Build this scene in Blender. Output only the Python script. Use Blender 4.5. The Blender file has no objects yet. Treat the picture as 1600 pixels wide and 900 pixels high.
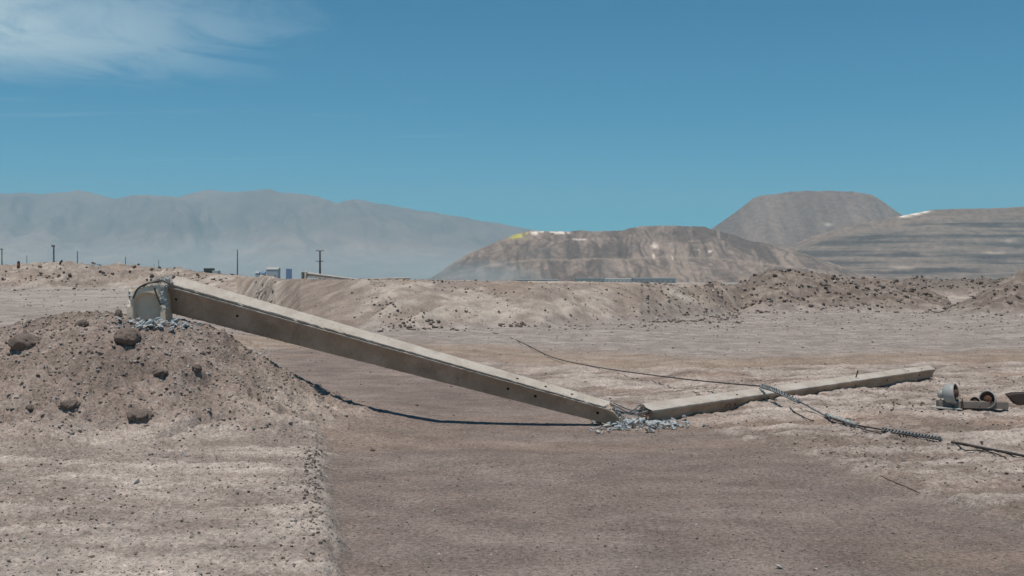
import bpy, bmesh, math, random
import numpy as np
from mathutils import Vector, Matrix

random.seed(7)
rng = np.random.default_rng(11)
S = bpy.context.scene
COL = S.collection
R = math.radians

# ------------------------------------------------------------------ camera, sky, sun, exposure
FPX, EYE, HOR = 1716.0, 1.7, 432.0          # focal length in photo pixels, eye height, horizon row
cam_d = bpy.data.cameras.new('camera')
cam_d.sensor_width = 36.0
cam_d.lens = 36.0 * FPX / 1600.0
cam_d.shift_y = -(450.0 - HOR) / 1600.0
cam_d.clip_start, cam_d.clip_end = 0.05, 60000.0
cam = bpy.data.objects.new('camera', cam_d)
COL.objects.link(cam)
cam.location = (0, 0, EYE)
cam.rotation_euler = (R(90), 0, 0)
S.camera = cam

SUN_EL, SUN_AZ = 75.0, -157.0                 # azimuth measured from +Y towards +X
w = bpy.data.worlds.new('World'); S.world = w; w.use_nodes = True
nt = w.node_tree; nt.nodes.clear()


class NT:
    """small node helper"""
    def __init__(s, t): s.t = t
    def n(s, kind, **kw):
        x = s.t.nodes.new(kind)
        for k, v in kw.items():
            if k.startswith('i_'):
                x.inputs[int(k[2:])].default_value = v
            else:
                setattr(x, k, v)
        return x
    def l(s, a, b): s.t.links.new(a, b)
    def math(s, op, a, b=None, clamp=False):
        x = s.n('ShaderNodeMath', operation=op, use_clamp=clamp)
        for i, v in enumerate((a, b)):
            if v is None: continue
            if isinstance(v, (int, float)): x.inputs[i].default_value = v
            else: s.l(v, x.inputs[i])
        return x.outputs[0]
    def mix(s, fac, a, b, blend='MIX'):
        x = s.n('ShaderNodeMix', data_type='RGBA', blend_type=blend)
        for sock, v in ((x.inputs[0], fac), (x.inputs[6], a), (x.inputs[7], b)):
            if isinstance(v, (int, float)): sock.default_value = v
            elif isinstance(v, tuple): sock.default_value = v if len(v) == 4 else (*v, 1)
            else: s.l(v, sock)
        return x.outputs[2]
    def noise(s, vec, scale, detail=4.0, rough=0.55, dist=0.0):
        x = s.n('ShaderNodeTexNoise')
        x.inputs['Scale'].default_value = scale
        x.inputs['Detail'].default_value = detail
        x.inputs['Roughness'].default_value = rough
        x.inputs['Distortion'].default_value = dist
        if vec is not None: s.l(vec, x.inputs['Vector'])
        return x.outputs['Fac']
    def ramp(s, fac, stops):
        x = s.n('ShaderNodeValToRGB')
        e = x.color_ramp.elements
        while len(e) < len(stops): e.new(0.5)
        for el, (p, c) in zip(e, stops):
            el.position = p; el.color = c if len(c) == 4 else (*c, 1)
        s.l(fac, x.inputs[0])
        return x.outputs[0]
    def maprange(s, v, a, b, c=0.0, d=1.0, smooth=True):
        x = s.n('ShaderNodeMapRange', interpolation_type='SMOOTHSTEP' if smooth else 'LINEAR')
        s.l(v, x.inputs[0])
        for i, q in enumerate((a, b, c, d)): x.inputs[i + 1].default_value = q
        return x.outputs[0]


N = NT(nt)
sky = N.n('ShaderNodeTexSky', sky_type='NISHITA', sun_disc=False)
sky.sun_elevation = R(SUN_EL); sky.sun_rotation = R(SUN_AZ)
sky.altitude = 2400.0; sky.air_density = 1.0; sky.dust_density = 0.6; sky.ozone_density = 1.6
SKY_TINT = (0.06, 0.91, 1.13)
skyc = N.mix(1.0, sky.outputs[0], SKY_TINT, 'MULTIPLY')
# high thin cirrus, laid out on a flat cloud layer overhead
tc = N.n('ShaderNodeTexCoord')
sep = N.n('ShaderNodeSeparateXYZ'); N.l(tc.outputs['Generated'], sep.inputs[0])
zc = N.math('MAXIMUM', sep.outputs[2], 0.02)
cx = N.math('DIVIDE', sep.outputs[0], zc); cy = N.math('DIVIDE', sep.outputs[1], zc)
cmb = N.n('ShaderNodeCombineXYZ')
N.l(N.math('MULTIPLY', cx, 1.5), cmb.inputs[0]); N.l(N.math('MULTIPLY', cy, 0.85), cmb.inputs[1])
wisp = N.noise(cmb.outputs[0], 1.5, 8.0, 0.62, 0.8)
big = N.noise(cmb.outputs[0], 0.55, 3.0, 0.5, 0.3)
dx = N.math('DIVIDE', N.math('ADD', cx, 2.3), 1.35)
dy = N.math('DIVIDE', N.math('ADD', cy, -4.3), 1.25)
dist = N.math('SQRT', N.math('ADD', N.math('MULTIPLY', dx, dx), N.math('MULTIPLY', dy, dy)))
dist = N.math('ADD', dist, N.math('MULTIPLY', N.math('SUBTRACT', wisp, 0.5), 1.6))
core = N.maprange(dist, 1.25, 0.2)
dens = N.math('MULTIPLY', core, N.maprange(wisp, 0.22, 0.70, 0.30, 1.0))
streak = N.n('ShaderNodeCombineXYZ')
N.l(N.math('MULTIPLY', cx, 0.5), streak.inputs[0]); N.l(N.math('MULTIPLY', cy, 2.2), streak.inputs[1])
st = N.noise(streak.outputs[0], 0.9, 6.0, 0.6, 0.5)
thin = N.math('MULTIPLY', N.maprange(st, 0.58, 0.80), N.math('MULTIPLY', N.maprange(cx, 0.4, -1.6), 0.22))
dens = N.math('MINIMUM', N.math('ADD', N.math('MULTIPLY', dens, 0.85), thin), 0.8)
final = N.mix(dens, skyc, (9.6, 11.2, 11.5, 1))
bg = N.n('ShaderNodeBackground'); bg.inputs[1].default_value = 0.07
N.l(final, bg.inputs[0])
wo = N.n('ShaderNodeOutputWorld'); N.l(bg.outputs[0], wo.inputs[0])

sun_d = bpy.data.lights.new('sun', 'SUN')
sun_d.energy = 3.9; sun_d.angle = R(0.53); sun_d.color = (1.0, 0.93, 0.84)
sun = bpy.data.objects.new('sun', sun_d); COL.objects.link(sun)
to_sun = Vector((math.sin(R(SUN_AZ)) * math.cos(R(SUN_EL)), math.cos(R(SUN_AZ)) * math.cos(R(SUN_EL)), math.sin(R(SUN_EL))))
sun.rotation_euler = to_sun.to_track_quat('Z', 'Y').to_euler()

vs = S.view_settings
vs.view_transform = 'Standard'; vs.look = 'None'; vs.gamma = 1.0; vs.use_curve_mapping = False
vs.exposure = 0.0
S.cycles.volume_bounces = 1
S.cycles.max_bounces = 6


# ------------------------------------------------------------------ helpers
def px2w(px, py, Y):
    return Vector(((px - 800.0) / FPX * Y, Y, EYE - (py - HOR) / FPX * Y))


def w2px(p):
    return 800 + FPX * p[0] / p[1], HOR - FPX * (p[2] - EYE) / p[1]


def smooth(t):
    t = np.clip(t, 0, 1)
    return t * t * (3 - 2 * t)


def _hash(ix, iy, seed):
    h = (ix.astype(np.int64) * 374761393 + iy.astype(np.int64) * 668265263 + seed * 974634777) & 0xFFFFFFFF
    h = ((h ^ (h >> 13)) * 1274126177) & 0xFFFFFFFF
    h = ((h ^ (h >> 16)) * 2246822519) & 0xFFFFFFFF
    h = h ^ (h >> 15)
    return (h & 0xFFFFFF).astype(np.float64) / 0xFFFFFF


def vnoise(x, y, seed=0):
    """value noise, -1..1"""
    ix, iy = np.floor(x), np.floor(y)
    fx, fy = x - ix, y - iy
    ix = ix.astype(np.int64); iy = iy.astype(np.int64)
    sx = fx * fx * fx * (fx * (fx * 6 - 15) + 10); sy = fy * fy * fy * (fy * (fy * 6 - 15) + 10)
    a = _hash(ix, iy, seed); b = _hash(ix + 1, iy, seed)
    c = _hash(ix, iy + 1, seed); d = _hash(ix + 1, iy + 1, seed)
    top = a + (b - a) * sx; bot = c + (d - c) * sx
    return (top + (bot - top) * sy) * 2 - 1


def fbm(x, y, octv=4, seed=0, gain=0.5, lac=2.03):
    s = np.zeros_like(x); amp = 1.0; tot = 0.0
    ca, sa = 0.8, 0.6
    for i in range(octv):
        s = s + amp * vnoise(x, y, seed + i * 17)
        tot += amp; amp *= gain
        x, y = (x * ca - y * sa) * lac + 3.7, (x * sa + y * ca) * lac - 1.3
    return s / tot


def billow(x, y, octv=3, seed=0):
    s = np.zeros_like(x); amp = 1.0; tot = 0
    for i in range(octv):
        s = s + amp * (1 - np.abs(vnoise(x, y, seed + i * 13)) * 2)
        tot += amp; amp *= 0.5
        x, y = (x * 0.8 - y * 0.6) * 2.1 + 5.1, (x * 0.6 + y * 0.8) * 2.1 + 2.2
    return s / tot


def np_mesh(name, verts, faces, mat=None, smooth_shade=False, color=None, cname='soil'):
    me = bpy.data.meshes.new(name)
    verts = np.asarray(verts, dtype=np.float32); faces = np.asarray(faces, dtype=np.int32)
    k = faces.shape[1]
    me.vertices.add(len(verts)); me.vertices.foreach_set('co', verts.ravel())
    me.loops.add(faces.size); me.loops.foreach_set('vertex_index', faces.ravel())
    me.polygons.add(len(faces))
    me.polygons.foreach_set('loop_start', np.arange(0, faces.size, k, dtype=np.int32))
    me.polygons.foreach_set('use_smooth', np.full(len(faces), smooth_shade, dtype=bool))
    me.update(calc_edges=True); me.validate()
    if color is not None:
        at = me.color_attributes.new(cname, 'FLOAT_COLOR', 'POINT')
        c4 = np.ones((len(verts), 4), dtype=np.float32); c4[:, :3] = color
        at.data.foreach_set('color', c4.ravel())
    if mat: me.materials.append(mat)
    o = bpy.data.objects.new(name, me); COL.objects.link(o)
    return o


def add_obj(name, me, mat=None, parent=None):
    o = bpy.data.objects.new(name, me); COL.objects.link(o)
    if mat and not me.materials: me.materials.append(mat)
    if parent: o.parent = parent
    return o


def py_mesh(name, verts, faces, mat=None, parent=None, smooth_shade=False):
    me = bpy.data.meshes.new(name)
    me.from_pydata([tuple(v) for v in verts], [], faces)
    if smooth_shade:
        for p in me.polygons: p.use_smooth = True
    me.update()
    return add_obj(name, me, mat, parent)


def tag(o, label, cat, group=None):
    o['label'] = label; o['category'] = cat
    if group: o['group'] = group
    return o


def empty(name, loc, label, cat, group=None):
    o = bpy.data.objects.new(name, None); COL.objects.link(o); o.location = loc
    o.empty_display_size = 0.1
    return tag(o, label, cat, group)


class MB:
    """collects simple shapes into one mesh"""
    def __init__(s): s.v = []; s.f = []
    def add(s, verts, faces):
        k = len(s.v); s.v += [tuple(v) for v in verts]
        s.f += [tuple(i + k for i in f) for f in faces]
    def box(s, c, sx, sy, sz, ax=None, bev=0.0):
        ax = ax or Matrix.Identity(3)
        bm = bmesh.new(); bmesh.ops.create_cube(bm, size=1.0)
        for v in bm.verts: v.co = Vector((v.co.x * sx, v.co.y * sy, v.co.z * sz))
        if bev: bmesh.ops.bevel(bm, geom=bm.edges[:], offset=bev, segments=1, affect='EDGES')
        bm.verts.index_update()
        s.add([ax @ v.co + Vector(c) for v in bm.verts], [[v.index for v in f.verts] for f in bm.faces]); bm.free()
    def tube(s, pts, rad, n=6, caps=True):
        pts = [Vector(p) for p in pts]
        rads = rad if isinstance(rad, (list, tuple)) else [rad] * len(pts)
        t0 = (pts[1] - pts[0]).normalized()
        up = Vector((0, 0, 1)) if abs(t0.z) < 0.9 else Vector((1, 0, 0))
        nrm = t0.cross(up).normalized(); verts = []; faces = []
        for i, p in enumerate(pts):
            t = (pts[min(i + 1, len(pts) - 1)] - pts[max(i - 1, 0)]).normalized()
            nrm = (nrm - t * nrm.dot(t)).normalized(); b = t.cross(nrm)
            for k in range(n):
                a = 2 * math.pi * k / n
                verts.append(p + (nrm * math.cos(a) + b * math.sin(a)) * rads[i])
        for i in range(len(pts) - 1):
            for k in range(n):
                faces.append((i * n + k, i * n + (k + 1) % n, (i + 1) * n + (k + 1) % n, (i + 1) * n + k))
        if caps:
            faces.append(tuple(range(n - 1, -1, -1))); faces.append(tuple((len(pts) - 1) * n + k for k in range(n)))
        s.add(verts, faces)
    def lathe(s, origin, axis, prof, n=20):
        axis = Vector(axis).normalized()
        up = Vector((0, 0, 1)) if abs(axis.z) < 0.9 else Vector((1, 0, 0))
        e1 = axis.cross(up).normalized(); e2 = axis.cross(e1); o = Vector(origin); verts = []; faces = []
        for (d, r) in prof:
            for k in range(n):
                a = 2 * math.pi * k / n
                verts.append(o + axis * d + (e1 * math.cos(a) + e2 * math.sin(a)) * max(r, 1e-4))
        for i in range(len(prof) - 1):
            for k in range(n):
                faces.append((i * n + k, i * n + (k + 1) % n, (i + 1) * n + (k + 1) % n, (i + 1) * n + k))
        s.add(verts, faces)
    def build(s, name, mat=None, parent=None, smooth_shade=False):
        o = py_mesh(name, s.v, s.f, mat, parent, smooth_shade)
        bm = bmesh.new(); bm.from_mesh(o.data)
        bmesh.ops.recalc_face_normals(bm, faces=bm.faces[:]); bm.to_mesh(o.data); bm.free()
        return o


def spline(pts, n):
    """Catmull-Rom through pts"""
    pts = [Vector(p) for p in pts]; P = [pts[0] * 2 - pts[1]] + pts + [pts[-1] * 2 - pts[-2]]
    out = []
    m = len(pts) - 1
    for i in range(m):
        for k in range(n):
            t = k / n; a, b, c, d = P[i:i + 4]
            out.append(0.5 * ((2 * b) + (c - a) * t + (2 * a - 5 * b + 4 * c - d) * t * t + (3 * b - a - 3 * c + d) * t ** 3))
    out.append(pts[-1]); return out


# ------------------------------------------------------------------ materials
def new_mat(name, rough=0.9):
    m = bpy.data.materials.new(name); m.use_nodes = True
    t = m.node_tree; b = t.nodes['Principled BSDF']
    b.inputs['Roughness'].default_value = rough
    b.inputs['Specular IOR Level'].default_value = 0.25
    return m, NT(t), b


def bump(N, b, h, strength, dist):
    x = N.n('ShaderNodeBump'); x.inputs['Strength'].default_value = strength; x.inputs['Distance'].default_value = dist
    N.l(h, x.inputs['Height']); N.l(x.outputs[0], b.inputs['Normal'])


def mat_simple(name, c1, c2, scale=8.0, rough=0.85, metal=0.0, bump_s=0.3, bump_d=0.004, bump_scale=60.0, spots=None):
    m, N, b = new_mat(name, rough)
    b.inputs['Metallic'].default_value = metal
    tc = N.n('ShaderNodeTexCoord'); v = tc.outputs['Object']
    c = N.mix(N.maprange(N.noise(v, scale, 6, 0.6), 0.3, 0.7), c1, c2)
    if spots:
        c = N.mix(N.maprange(N.noise(v, scale * 4.5, 4, 0.6), 0.62, 0.70), c, spots)
    N.l(c, b.inputs['Base Color'])
    if bump_s: bump(N, b, N.noise(v, bump_scale, 5, 0.65), bump_s, bump_d)
    return m


def mat_soil():
    m, N, b = new_mat('soil', 1.0)
    b.inputs['Specular IOR Level'].default_value = 0.05
    g = N.n('ShaderNodeNewGeometry'); v = g.outputs['Position']
    at = N.n('ShaderNodeVertexColor', layer_name='soil')
    sv = N.n('ShaderNodeVectorMath', operation='MULTIPLY'); sv.inputs[1].default_value = (0.75, 1.0, 1.0)
    N.l(v, sv.inputs[0])
    n1 = N.noise(sv.outputs[0], 2.2, 8, 0.65)
    n2 = N.noise(v, 26.0, 6, 0.75)
    n3 = N.noise(sv.outputs[0], 0.35, 5, 0.6, 0.5)
    k1 = N.maprange(n1, 0.28, 0.72, 0.80, 1.20); k2 = N.maprange(n2, 0.30, 0.70, 0.66, 1.34)
    k3 = N.maprange(n3, 0.3, 0.7, 0.92, 1.08)
    k = N.math('MULTIPLY', N.math('MULTIPLY', k1, k2), k3)
    vg = N.n('ShaderNodeTexVoronoi', feature='F1'); vg.inputs['Scale'].default_value = 95.0; N.l(v, vg.inputs['Vector'])
    sg = N.n('ShaderNodeSeparateColor'); N.l(vg.outputs['Color'], sg.inputs[0])
    k = N.math('MULTIPLY', k, N.maprange(sg.outputs[0], 0.0, 1.0, 0.93, 1.27, False))
    x = N.n('ShaderNodeVectorMath', operation='SCALE'); N.l(at.outputs[0], x.inputs[0]); N.l(k, x.inputs[3])
    # pebbles lighter / darker than the dust between them
    vo = N.n('ShaderNodeTexVoronoi', feature='F1'); vo.inputs['Scale'].default_value = 34.0
    vo.inputs['Randomness'].default_value = 1.0; N.l(v, vo.inputs['Vector'])
    bw = N.n('ShaderNodeSeparateColor'); N.l(vo.outputs['Color'], bw.inputs[0])
    inside = N.maprange(vo.outputs['Distance'], 0.36, 0.22)
    darkp = N.math('MULTIPLY', inside, N.maprange(bw.outputs[0], 0.86, 0.88))
    lightp = N.math('MULTIPLY', inside, N.maprange(bw.outputs[1], 0.78, 0.80))
    c = N.mix(N.math('MULTIPLY', darkp, 0.55), x.outputs[0], (0.085, 0.07, 0.062, 1))
    c = N.mix(N.math('MULTIPLY', lightp, 0.45), c, (0.42, 0.385, 0.345, 1))
    N.l(c, b.inputs['Base Color'])
    h = N.math('ADD', N.math('MULTIPLY', n1, 0.8), N.math('ADD', N.math('MULTIPLY', n2, 0.75), N.math('MULTIPLY', inside, 0.12)))
    bump(N, b, h, 0.8, 0.042)
    return m


def mat_attr(name, fine=0.02, contrast=0.25, bump_d=4.0, tone=(1, 1, 1)):
    m, N, b = new_mat(name, 1.0)
    b.inputs['Specular IOR Level'].default_value = 0.0
    g = N.n('ShaderNodeNewGeometry'); v = g.outputs['Position']
    at = N.n('ShaderNodeVertexColor', layer_name='soil')
    n1 = N.noise(v, fine, 7, 0.65)
    k = N.maprange(n1, 0.3, 0.7, 1 - contrast, 1 + contrast)
    x = N.n('ShaderNodeVectorMath', operation='SCALE'); N.l(at.outputs[0], x.inputs[0]); N.l(k, x.inputs[3])
    c = N.mix(1.0, x.outputs[0], tone, 'MULTIPLY')
    N.l(c, b.inputs['Base Color'])
    bump(N, b, n1, 0.6, bump_d)
    return m


M_SOIL = mat_soil()
M_FAR = mat_attr('mine_dump_rock', 0.06, 0.22, 5.0, (1.24, 1.03, 0.90))
M_MTN = mat_attr('mountain_rock', 0.004, 0.2, 20.0, (1.15, 1.0, 0.92))


def mat_concrete(name, base, dark, light, scale=3.0):
    m, N, b = new_mat(name, 0.9)
    tc = N.n('ShaderNodeTexCoord'); v = tc.outputs['Object']
    a = N.noise(v, scale, 7, 0.62, 0.3); f = N.noise(v, 55.0, 4, 0.6)
    c = N.mix(N.maprange(a, 0.36, 0.64), base, dark)
    sm = N.noise(v, scale * 0.45, 5, 0.7, 0.6)
    c = N.mix(N.math('MULTIPLY', N.maprange(sm, 0.52, 0.66), 0.5), c, tuple(q * 0.62 for q in dark))
    c = N.mix(N.math('MULTIPLY', N.maprange(f, 0.55, 0.72), 0.45), c, light)
    pit = N.n('ShaderNodeTexVoronoi'); pit.inputs['Scale'].default_value = 32.0; N.l(v, pit.inputs['Vector'])
    sc = N.n('ShaderNodeSeparateColor'); N.l(pit.outputs['Color'], sc.inputs[0])
    pits = N.math('MULTIPLY', N.maprange(pit.outputs['Distance'], 0.30, 0.16), N.maprange(sc.outputs[0], 0.86, 0.9))
    c = N.mix(N.math('MULTIPLY', pits, 0.75), c, (0.12, 0.10, 0.085, 1))
    N.l(c, b.inputs['Base Color'])
    bump(N, b, N.math('SUBTRACT', N.math('ADD', f, a), pits), 0.45, 0.006)
    return m


M_CONC = mat_concrete('weathered_concrete', (0.49, 0.44, 0.385), (0.395, 0.34, 0.285), (0.57, 0.53, 0.475))
M_WEB = mat_concrete('side_shade_concrete', (0.44, 0.335, 0.25), (0.33, 0.24, 0.17), (0.50, 0.41, 0.32))  # browner copy of the pole concrete with the side shade painted in
M_STUB = mat_concrete('grey_concrete', (0.64, 0.56, 0.45), (0.50, 0.43, 0.34), (0.70, 0.64, 0.54))
M_BROKEN = mat_simple('fresh_broken_concrete', (0.50, 0.55, 0.56), (0.30, 0.34, 0.36), 14.0, 0.9, 0, 0.6, 0.01, 45.0, (0.60, 0.61, 0.58))
M_BROKEN2 = mat_simple('dusty_broken_concrete', (0.56, 0.54, 0.50), (0.38, 0.37, 0.35), 14.0, 0.9, 0, 0.6, 0.01, 45.0)
M_ROCK = mat_simple('dark_desert_rock', (0.12, 0.095, 0.082), (0.21, 0.168, 0.142), 5.0, 0.95, 0, 0.6, 0.02, 18.0)
M_CLOD = mat_simple('earth_clod', (0.25, 0.195, 0.165), (0.18, 0.138, 0.115), 6.0, 1.0, 0, 0.8, 0.02, 26.0, (0.27, 0.215, 0.18))
M_STEEL = mat_simple('galvanised_steel', (0.24, 0.26, 0.265), (0.10, 0.11, 0.115), 20.0, 0.5, 0.55, 0.2, 0.002, 90.0)
M_CABLE = mat_simple('dark_cable', (0.045, 0.042, 0.04), (0.09, 0.08, 0.07), 12.0, 0.6, 0.4, 0.2, 0.002, 90.0)
M_RUST = mat_simple('rusty_steel', (0.15, 0.075, 0.045), (0.075, 0.045, 0.035), 25.0, 0.85, 0.2, 0.4, 0.003, 70.0)
M_PORC = mat_simple('grey_glazed_porcelain', (0.36, 0.37, 0.355), (0.28, 0.28, 0.26), 9.0, 0.45, 0, 0.05, 0.002, 30.0)
M_PORCIN = mat_simple('dark_hollow_porcelain', (0.10, 0.075, 0.06), (0.16, 0.12, 0.09), 12.0, 0.8, 0, 0.2, 0.002, 50.0)  # brown inside faces, coloured dark so the hollows read as shaded
M_BOARD = mat_simple('dusty_crossarm', (0.24, 0.205, 0.18), (0.18, 0.15, 0.13), 6.0, 0.9, 0, 0.4, 0.004, 40.0)
M_DARKST = mat_simple('dark_painted_steel', (0.055, 0.042, 0.036), (0.085, 0.062, 0.05), 5.0, 0.7, 0.2, 0.2, 0.003, 40.0)
M_WOOD = mat_simple('weathered_pole_wood', (0.075, 0.062, 0.055), (0.045, 0.038, 0.034), 3.0, 0.95, 0, 0.3, 0.01, 20.0)
M_GREYPOLE = mat_simple('grey_pole', (0.17, 0.16, 0.15), (0.12, 0.115, 0.11), 2.0, 0.9, 0, 0.2, 0.01, 20.0)
M_TANK = mat_simple('pale_grey_cladding', (0.36, 0.40, 0.42), (0.30, 0.34, 0.36), 0.6, 0.7, 0, 0, 0, 1)
M_BLUE = mat_simple('blue_painted_steel', (0.14, 0.21, 0.35), (0.15, 0.22, 0.34), 0.6, 0.6, 0, 0, 0, 1)
M_GREEN = mat_simple('dark_green_painted_steel', (0.035, 0.06, 0.045), (0.06, 0.075, 0.06), 0.9, 0.7, 0, 0, 0, 1)
M_SHED = mat_simple('dark_grey_cladding', (0.20, 0.20, 0.195), (0.22, 0.22, 0.21), 0.1, 0.8, 0, 0, 0, 1)
M_SHEDP = mat_simple('pale_cladding', (0.42, 0.40, 0.36), (0.36, 0.35, 0.32), 0.1, 0.8, 0, 0, 0, 1)
M_HOLE = mat_simple('hole_shade', (0.10, 0.085, 0.07), (0.06, 0.05, 0.045), 30.0, 1.0, 0, 0, 0, 1)  # dark colour inside the bolt holes stands in for their shade
M_PINK = mat_simple('faded_red_paint', (0.36, 0.17, 0.16), (0.30, 0.16, 0.15), 30.0, 0.8, 0, 0.1, 0.001, 50)
M_ORANGE = mat_simple('faded_orange_paint', (0.30, 0.13, 0.035), (0.22, 0.10, 0.04), 10.0, 0.8, 0, 0, 0, 1)

# ------------------------------------------------------------------ ground
BP = np.array([-1500, -600, 0, 100, 200, 300, 370, 410, 430, 470, 560, 620, 700, 850, 1000, 1100, 1160, 1250, 1600, 2600], float)
BYB = np.array([60, 60, 58, 58, 58, 57, 52, 44, 39, 36, 35, 34.5, 35, 36, 40, 46, 52, 56, 60, 60], float)
BPY = np.array([412, 412, 416, 413, 418, 425, 431, 436, 437, 436, 438, 439, 441, 443, 445, 447, 452, 470, 486, 486], float)
HAP = np.array([1060, 1100, 1128, 1150, 1200, 1250, 1300, 1350, 1400, 1440, 1475, 1500], float)
HAY = np.array([489, 473, 455, 443, 421, 424, 428, 434, 438, 448, 464, 488], float)
HBP = np.array([1465, 1500, 1550, 1600, 1680, 1800, 2000, 2300], float)
HBY = np.array([490, 474, 447, 421, 398, 384, 384, 490], float)
MDX = np.array([-13, -10, -8, -6.06, -5.6, -5.08, -4.55, -4.17, -3.56, -3.18, -2.8, -2.42, -2.12, -1.85, -1.5, -1.15, -0.85], float)
MDZ = np.array([0, 0.5, 0.9, 1.07, 1.185, 1.27, 1.25, 1.18, 1.12, 0.93, 0.69, 0.45, 0.29, 0.19, 0.11, 0.05, 0], float)

CRACKS = []   # filled below with world polylines: (points, width, depth)


def seg_dist(X, Y, pts):
    d = np.full_like(X, 1e9)
    for (ax, ay), (bx, by) in zip(pts[:-1], pts[1:]):
        vx, vy = bx - ax, by - ay
        t = np.clip(((X - ax) * vx + (Y - ay) * vy) / (vx * vx + vy * vy), 0, 1)
        d = np.minimum(d, np.hypot(X - ax - t * vx, Y - ay - t * vy))
    return d


def terrain(X, Y, want_color=False):
    X = np.asarray(X, float); Y = np.asarray(Y, float)
    front = Y > 0.5
    Ys = np.where(front, Y, 0.5)
    u = np.clip(np.where(front, X / Ys, np.sign(X) * 3), -3, 3)
    P = 800 + u * FPX
    r = np.hypot(X, Y)
    f1 = fbm(X * 0.9, Y * 0.9, 4, 1)
    f2 = fbm(X * 4.0, Y * 4.0, 4, 5, 0.6)
    f0 = fbm(X * 0.16, Y * 0.16, 4, 9)
    clod = billow(X * 2.6, Y * 2.6, 3, 21)
    clod2 = billow(X * 8.0, Y * 8.0, 2, 33)
    f3 = fbm(X * 17.0, Y * 17.0, 3, 71, 0.6)
    # base plain dropping gently away beyond the berms
    base = np.interp(r, [0, 60, 150, 1500, 2600, 20000], [0, 0, -0.9, -8, -11, -11])
    lp = smooth((410 - P) / 90) * smooth((Y - 24) / 34) * front
    base = base + lp * 1.0 * np.clip(1 - (r - 64) / 60, 0, 1)
    z = base + 0.004 * f3 * np.clip((30 - r) / 10, 0, 1) + 0.012 * f1 * np.clip(r / 8, 0.3, 3)

    # the dirt road: from bottom of frame up to the ramp on the berm
    pyf = HOR + FPX * EYE / np.maximum(Ys, 0.5)
    wob = 14 * fbm(X * 1.1, Y * 0.8, 3, 40) + 10 * fbm(X * 5, Y * 3, 2, 41)
    rb = np.interp(pyf, [500, 520, 570, 625, 665, 720, 830, 1000, 1400], [560, 570, 760, 940, 1085, 1290, 1600, 2000, 2800])
    lb = np.interp(pyf, [500, 560, 700, 900, 1400], [430, 430, 505, 520, 520])
    edge_w = np.interp(pyf, [500, 700, 1000], [25, 40, 90])
    right_of = smooth((P + wob * 2.0 - rb) / edge_w + 0.5)
    left_of = smooth((lb - P + wob * 1.3 + 10 * fbm(X * 9, Y * 9, 2, 43)) / 40 + 0.5)
    road = (1 - right_of) * (1 - left_of) * (pyf > 505) * front
    # left shelf, a low bank beside the road
    shelf = left_of * smooth((12.0 - Y) / 1.0)
    shelf = np.where(Y > 0.5, shelf, smooth((-X - 0.6) / 0.3))
    ripple = fbm(X * 0.9 + 0.3 * f1, Y * 3.4, 4, 60)
    z = z + shelf * (0.085 + 0.035 * ripple + 0.014 * f2 + 0.02 * np.maximum(clod2, 0) + 0.008 * f3)
    # rough sandy ground on the right
    rz = right_of * front
    near_r = rz * smooth((24 - Y) / 6)
    hump = 0.05 * smooth((X - 1.9) / 3.2) * smooth((Y - 8) / 5) * smooth((26 - Y) / 8) + 0.06 * smooth((X - 2.2) / 0.8) * smooth((24 - Y) / 6)
    z = z + rz * hump
    rip2 = fbm(X * 0.8, Y * 2.6, 4, 80)
    z = z + near_r * (0.045 * rip2 + 0.030 * f1 + 0.022 * f2 + 0.018 * clod2 + 0.010 * f3)
    far_plain = rz * smooth((Y - 14) / 8)
    z = z + far_plain * (0.03 * f1 + 0.04 * rip2)
    # ridge of loose sand under the upper pole
    z = z + 0.015 * np.exp(-((X - 4.2) / 1.1) ** 2 - ((Y - 14.3) / 0.55) ** 2) * (1 + 0.6 * f2)
    z = z + 0.0 * np.exp(-((X - 2.5) / 0.7) ** 2 - ((Y - 13.1) / 0.45) ** 2) * (1 + 0.5 * f2)

    # low debris and banks: the long berm
    yb = np.interp(P, BP, BYB) + 0.9 * fbm(X * 0.25, Y * 0.0 + 3.3, 3, 90)
    yc = yb + np.interp(P, [300, 420, 560, 1600], [5, 7, 4.2, 4.2])
    zcr = EYE - (np.interp(P, BP, BPY) - HOR) * yc / FPX
    t = (Y - yb) / (yc - yb)
    pr = np.clip(t, 0, 1); pr = 0.35 * smooth(pr) + 0.65 * pr ** 0.85
    back = np.clip(1 - (Y - yc - 48) / 45, 0, 1)
    berm_h = np.maximum(zcr - base, 0) * pr - np.where(t > 1, (Y - yc) * 0.0045, 0)
    berm_h = np.where(t > 0, np.maximum(berm_h, 0) * back, 0) * front
    bm = smooth(t * 4) * smooth(np.maximum(zcr - base, 0) * 3) * back * front
    ramp = smooth((P - 425) / 25) * smooth((585 - P) / 60)
    diag = fbm(X * 1.5 - Y * 1.0, X * 0.22 + Y * 0.30, 4, 100)
    z = z + berm_h + bm * (1 - 0.75 * ramp) * (0.15 * diag * np.clip(1.3 - t, 0.15, 1) + 0.05 * f1 + 0.035 * f2 + 0.03 * clod * np.clip(1.2 - t, 0.2, 1))
    leftd = smooth((330 - P) / 60) * bm
    z = z + leftd * (0.30 * fbm(X * 0.8, Y * 0.8, 4, 120, 0.6) + 0.12 * clod + 0.08 * f2)
    # rocky shoulder left of the ramp
    z = z + 0.14 * np.exp(-((P - 415) / 16) ** 2) * smooth((Y - 36) / 4) * smooth((60 - Y) / 14) * (1 + f2) * front

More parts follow.
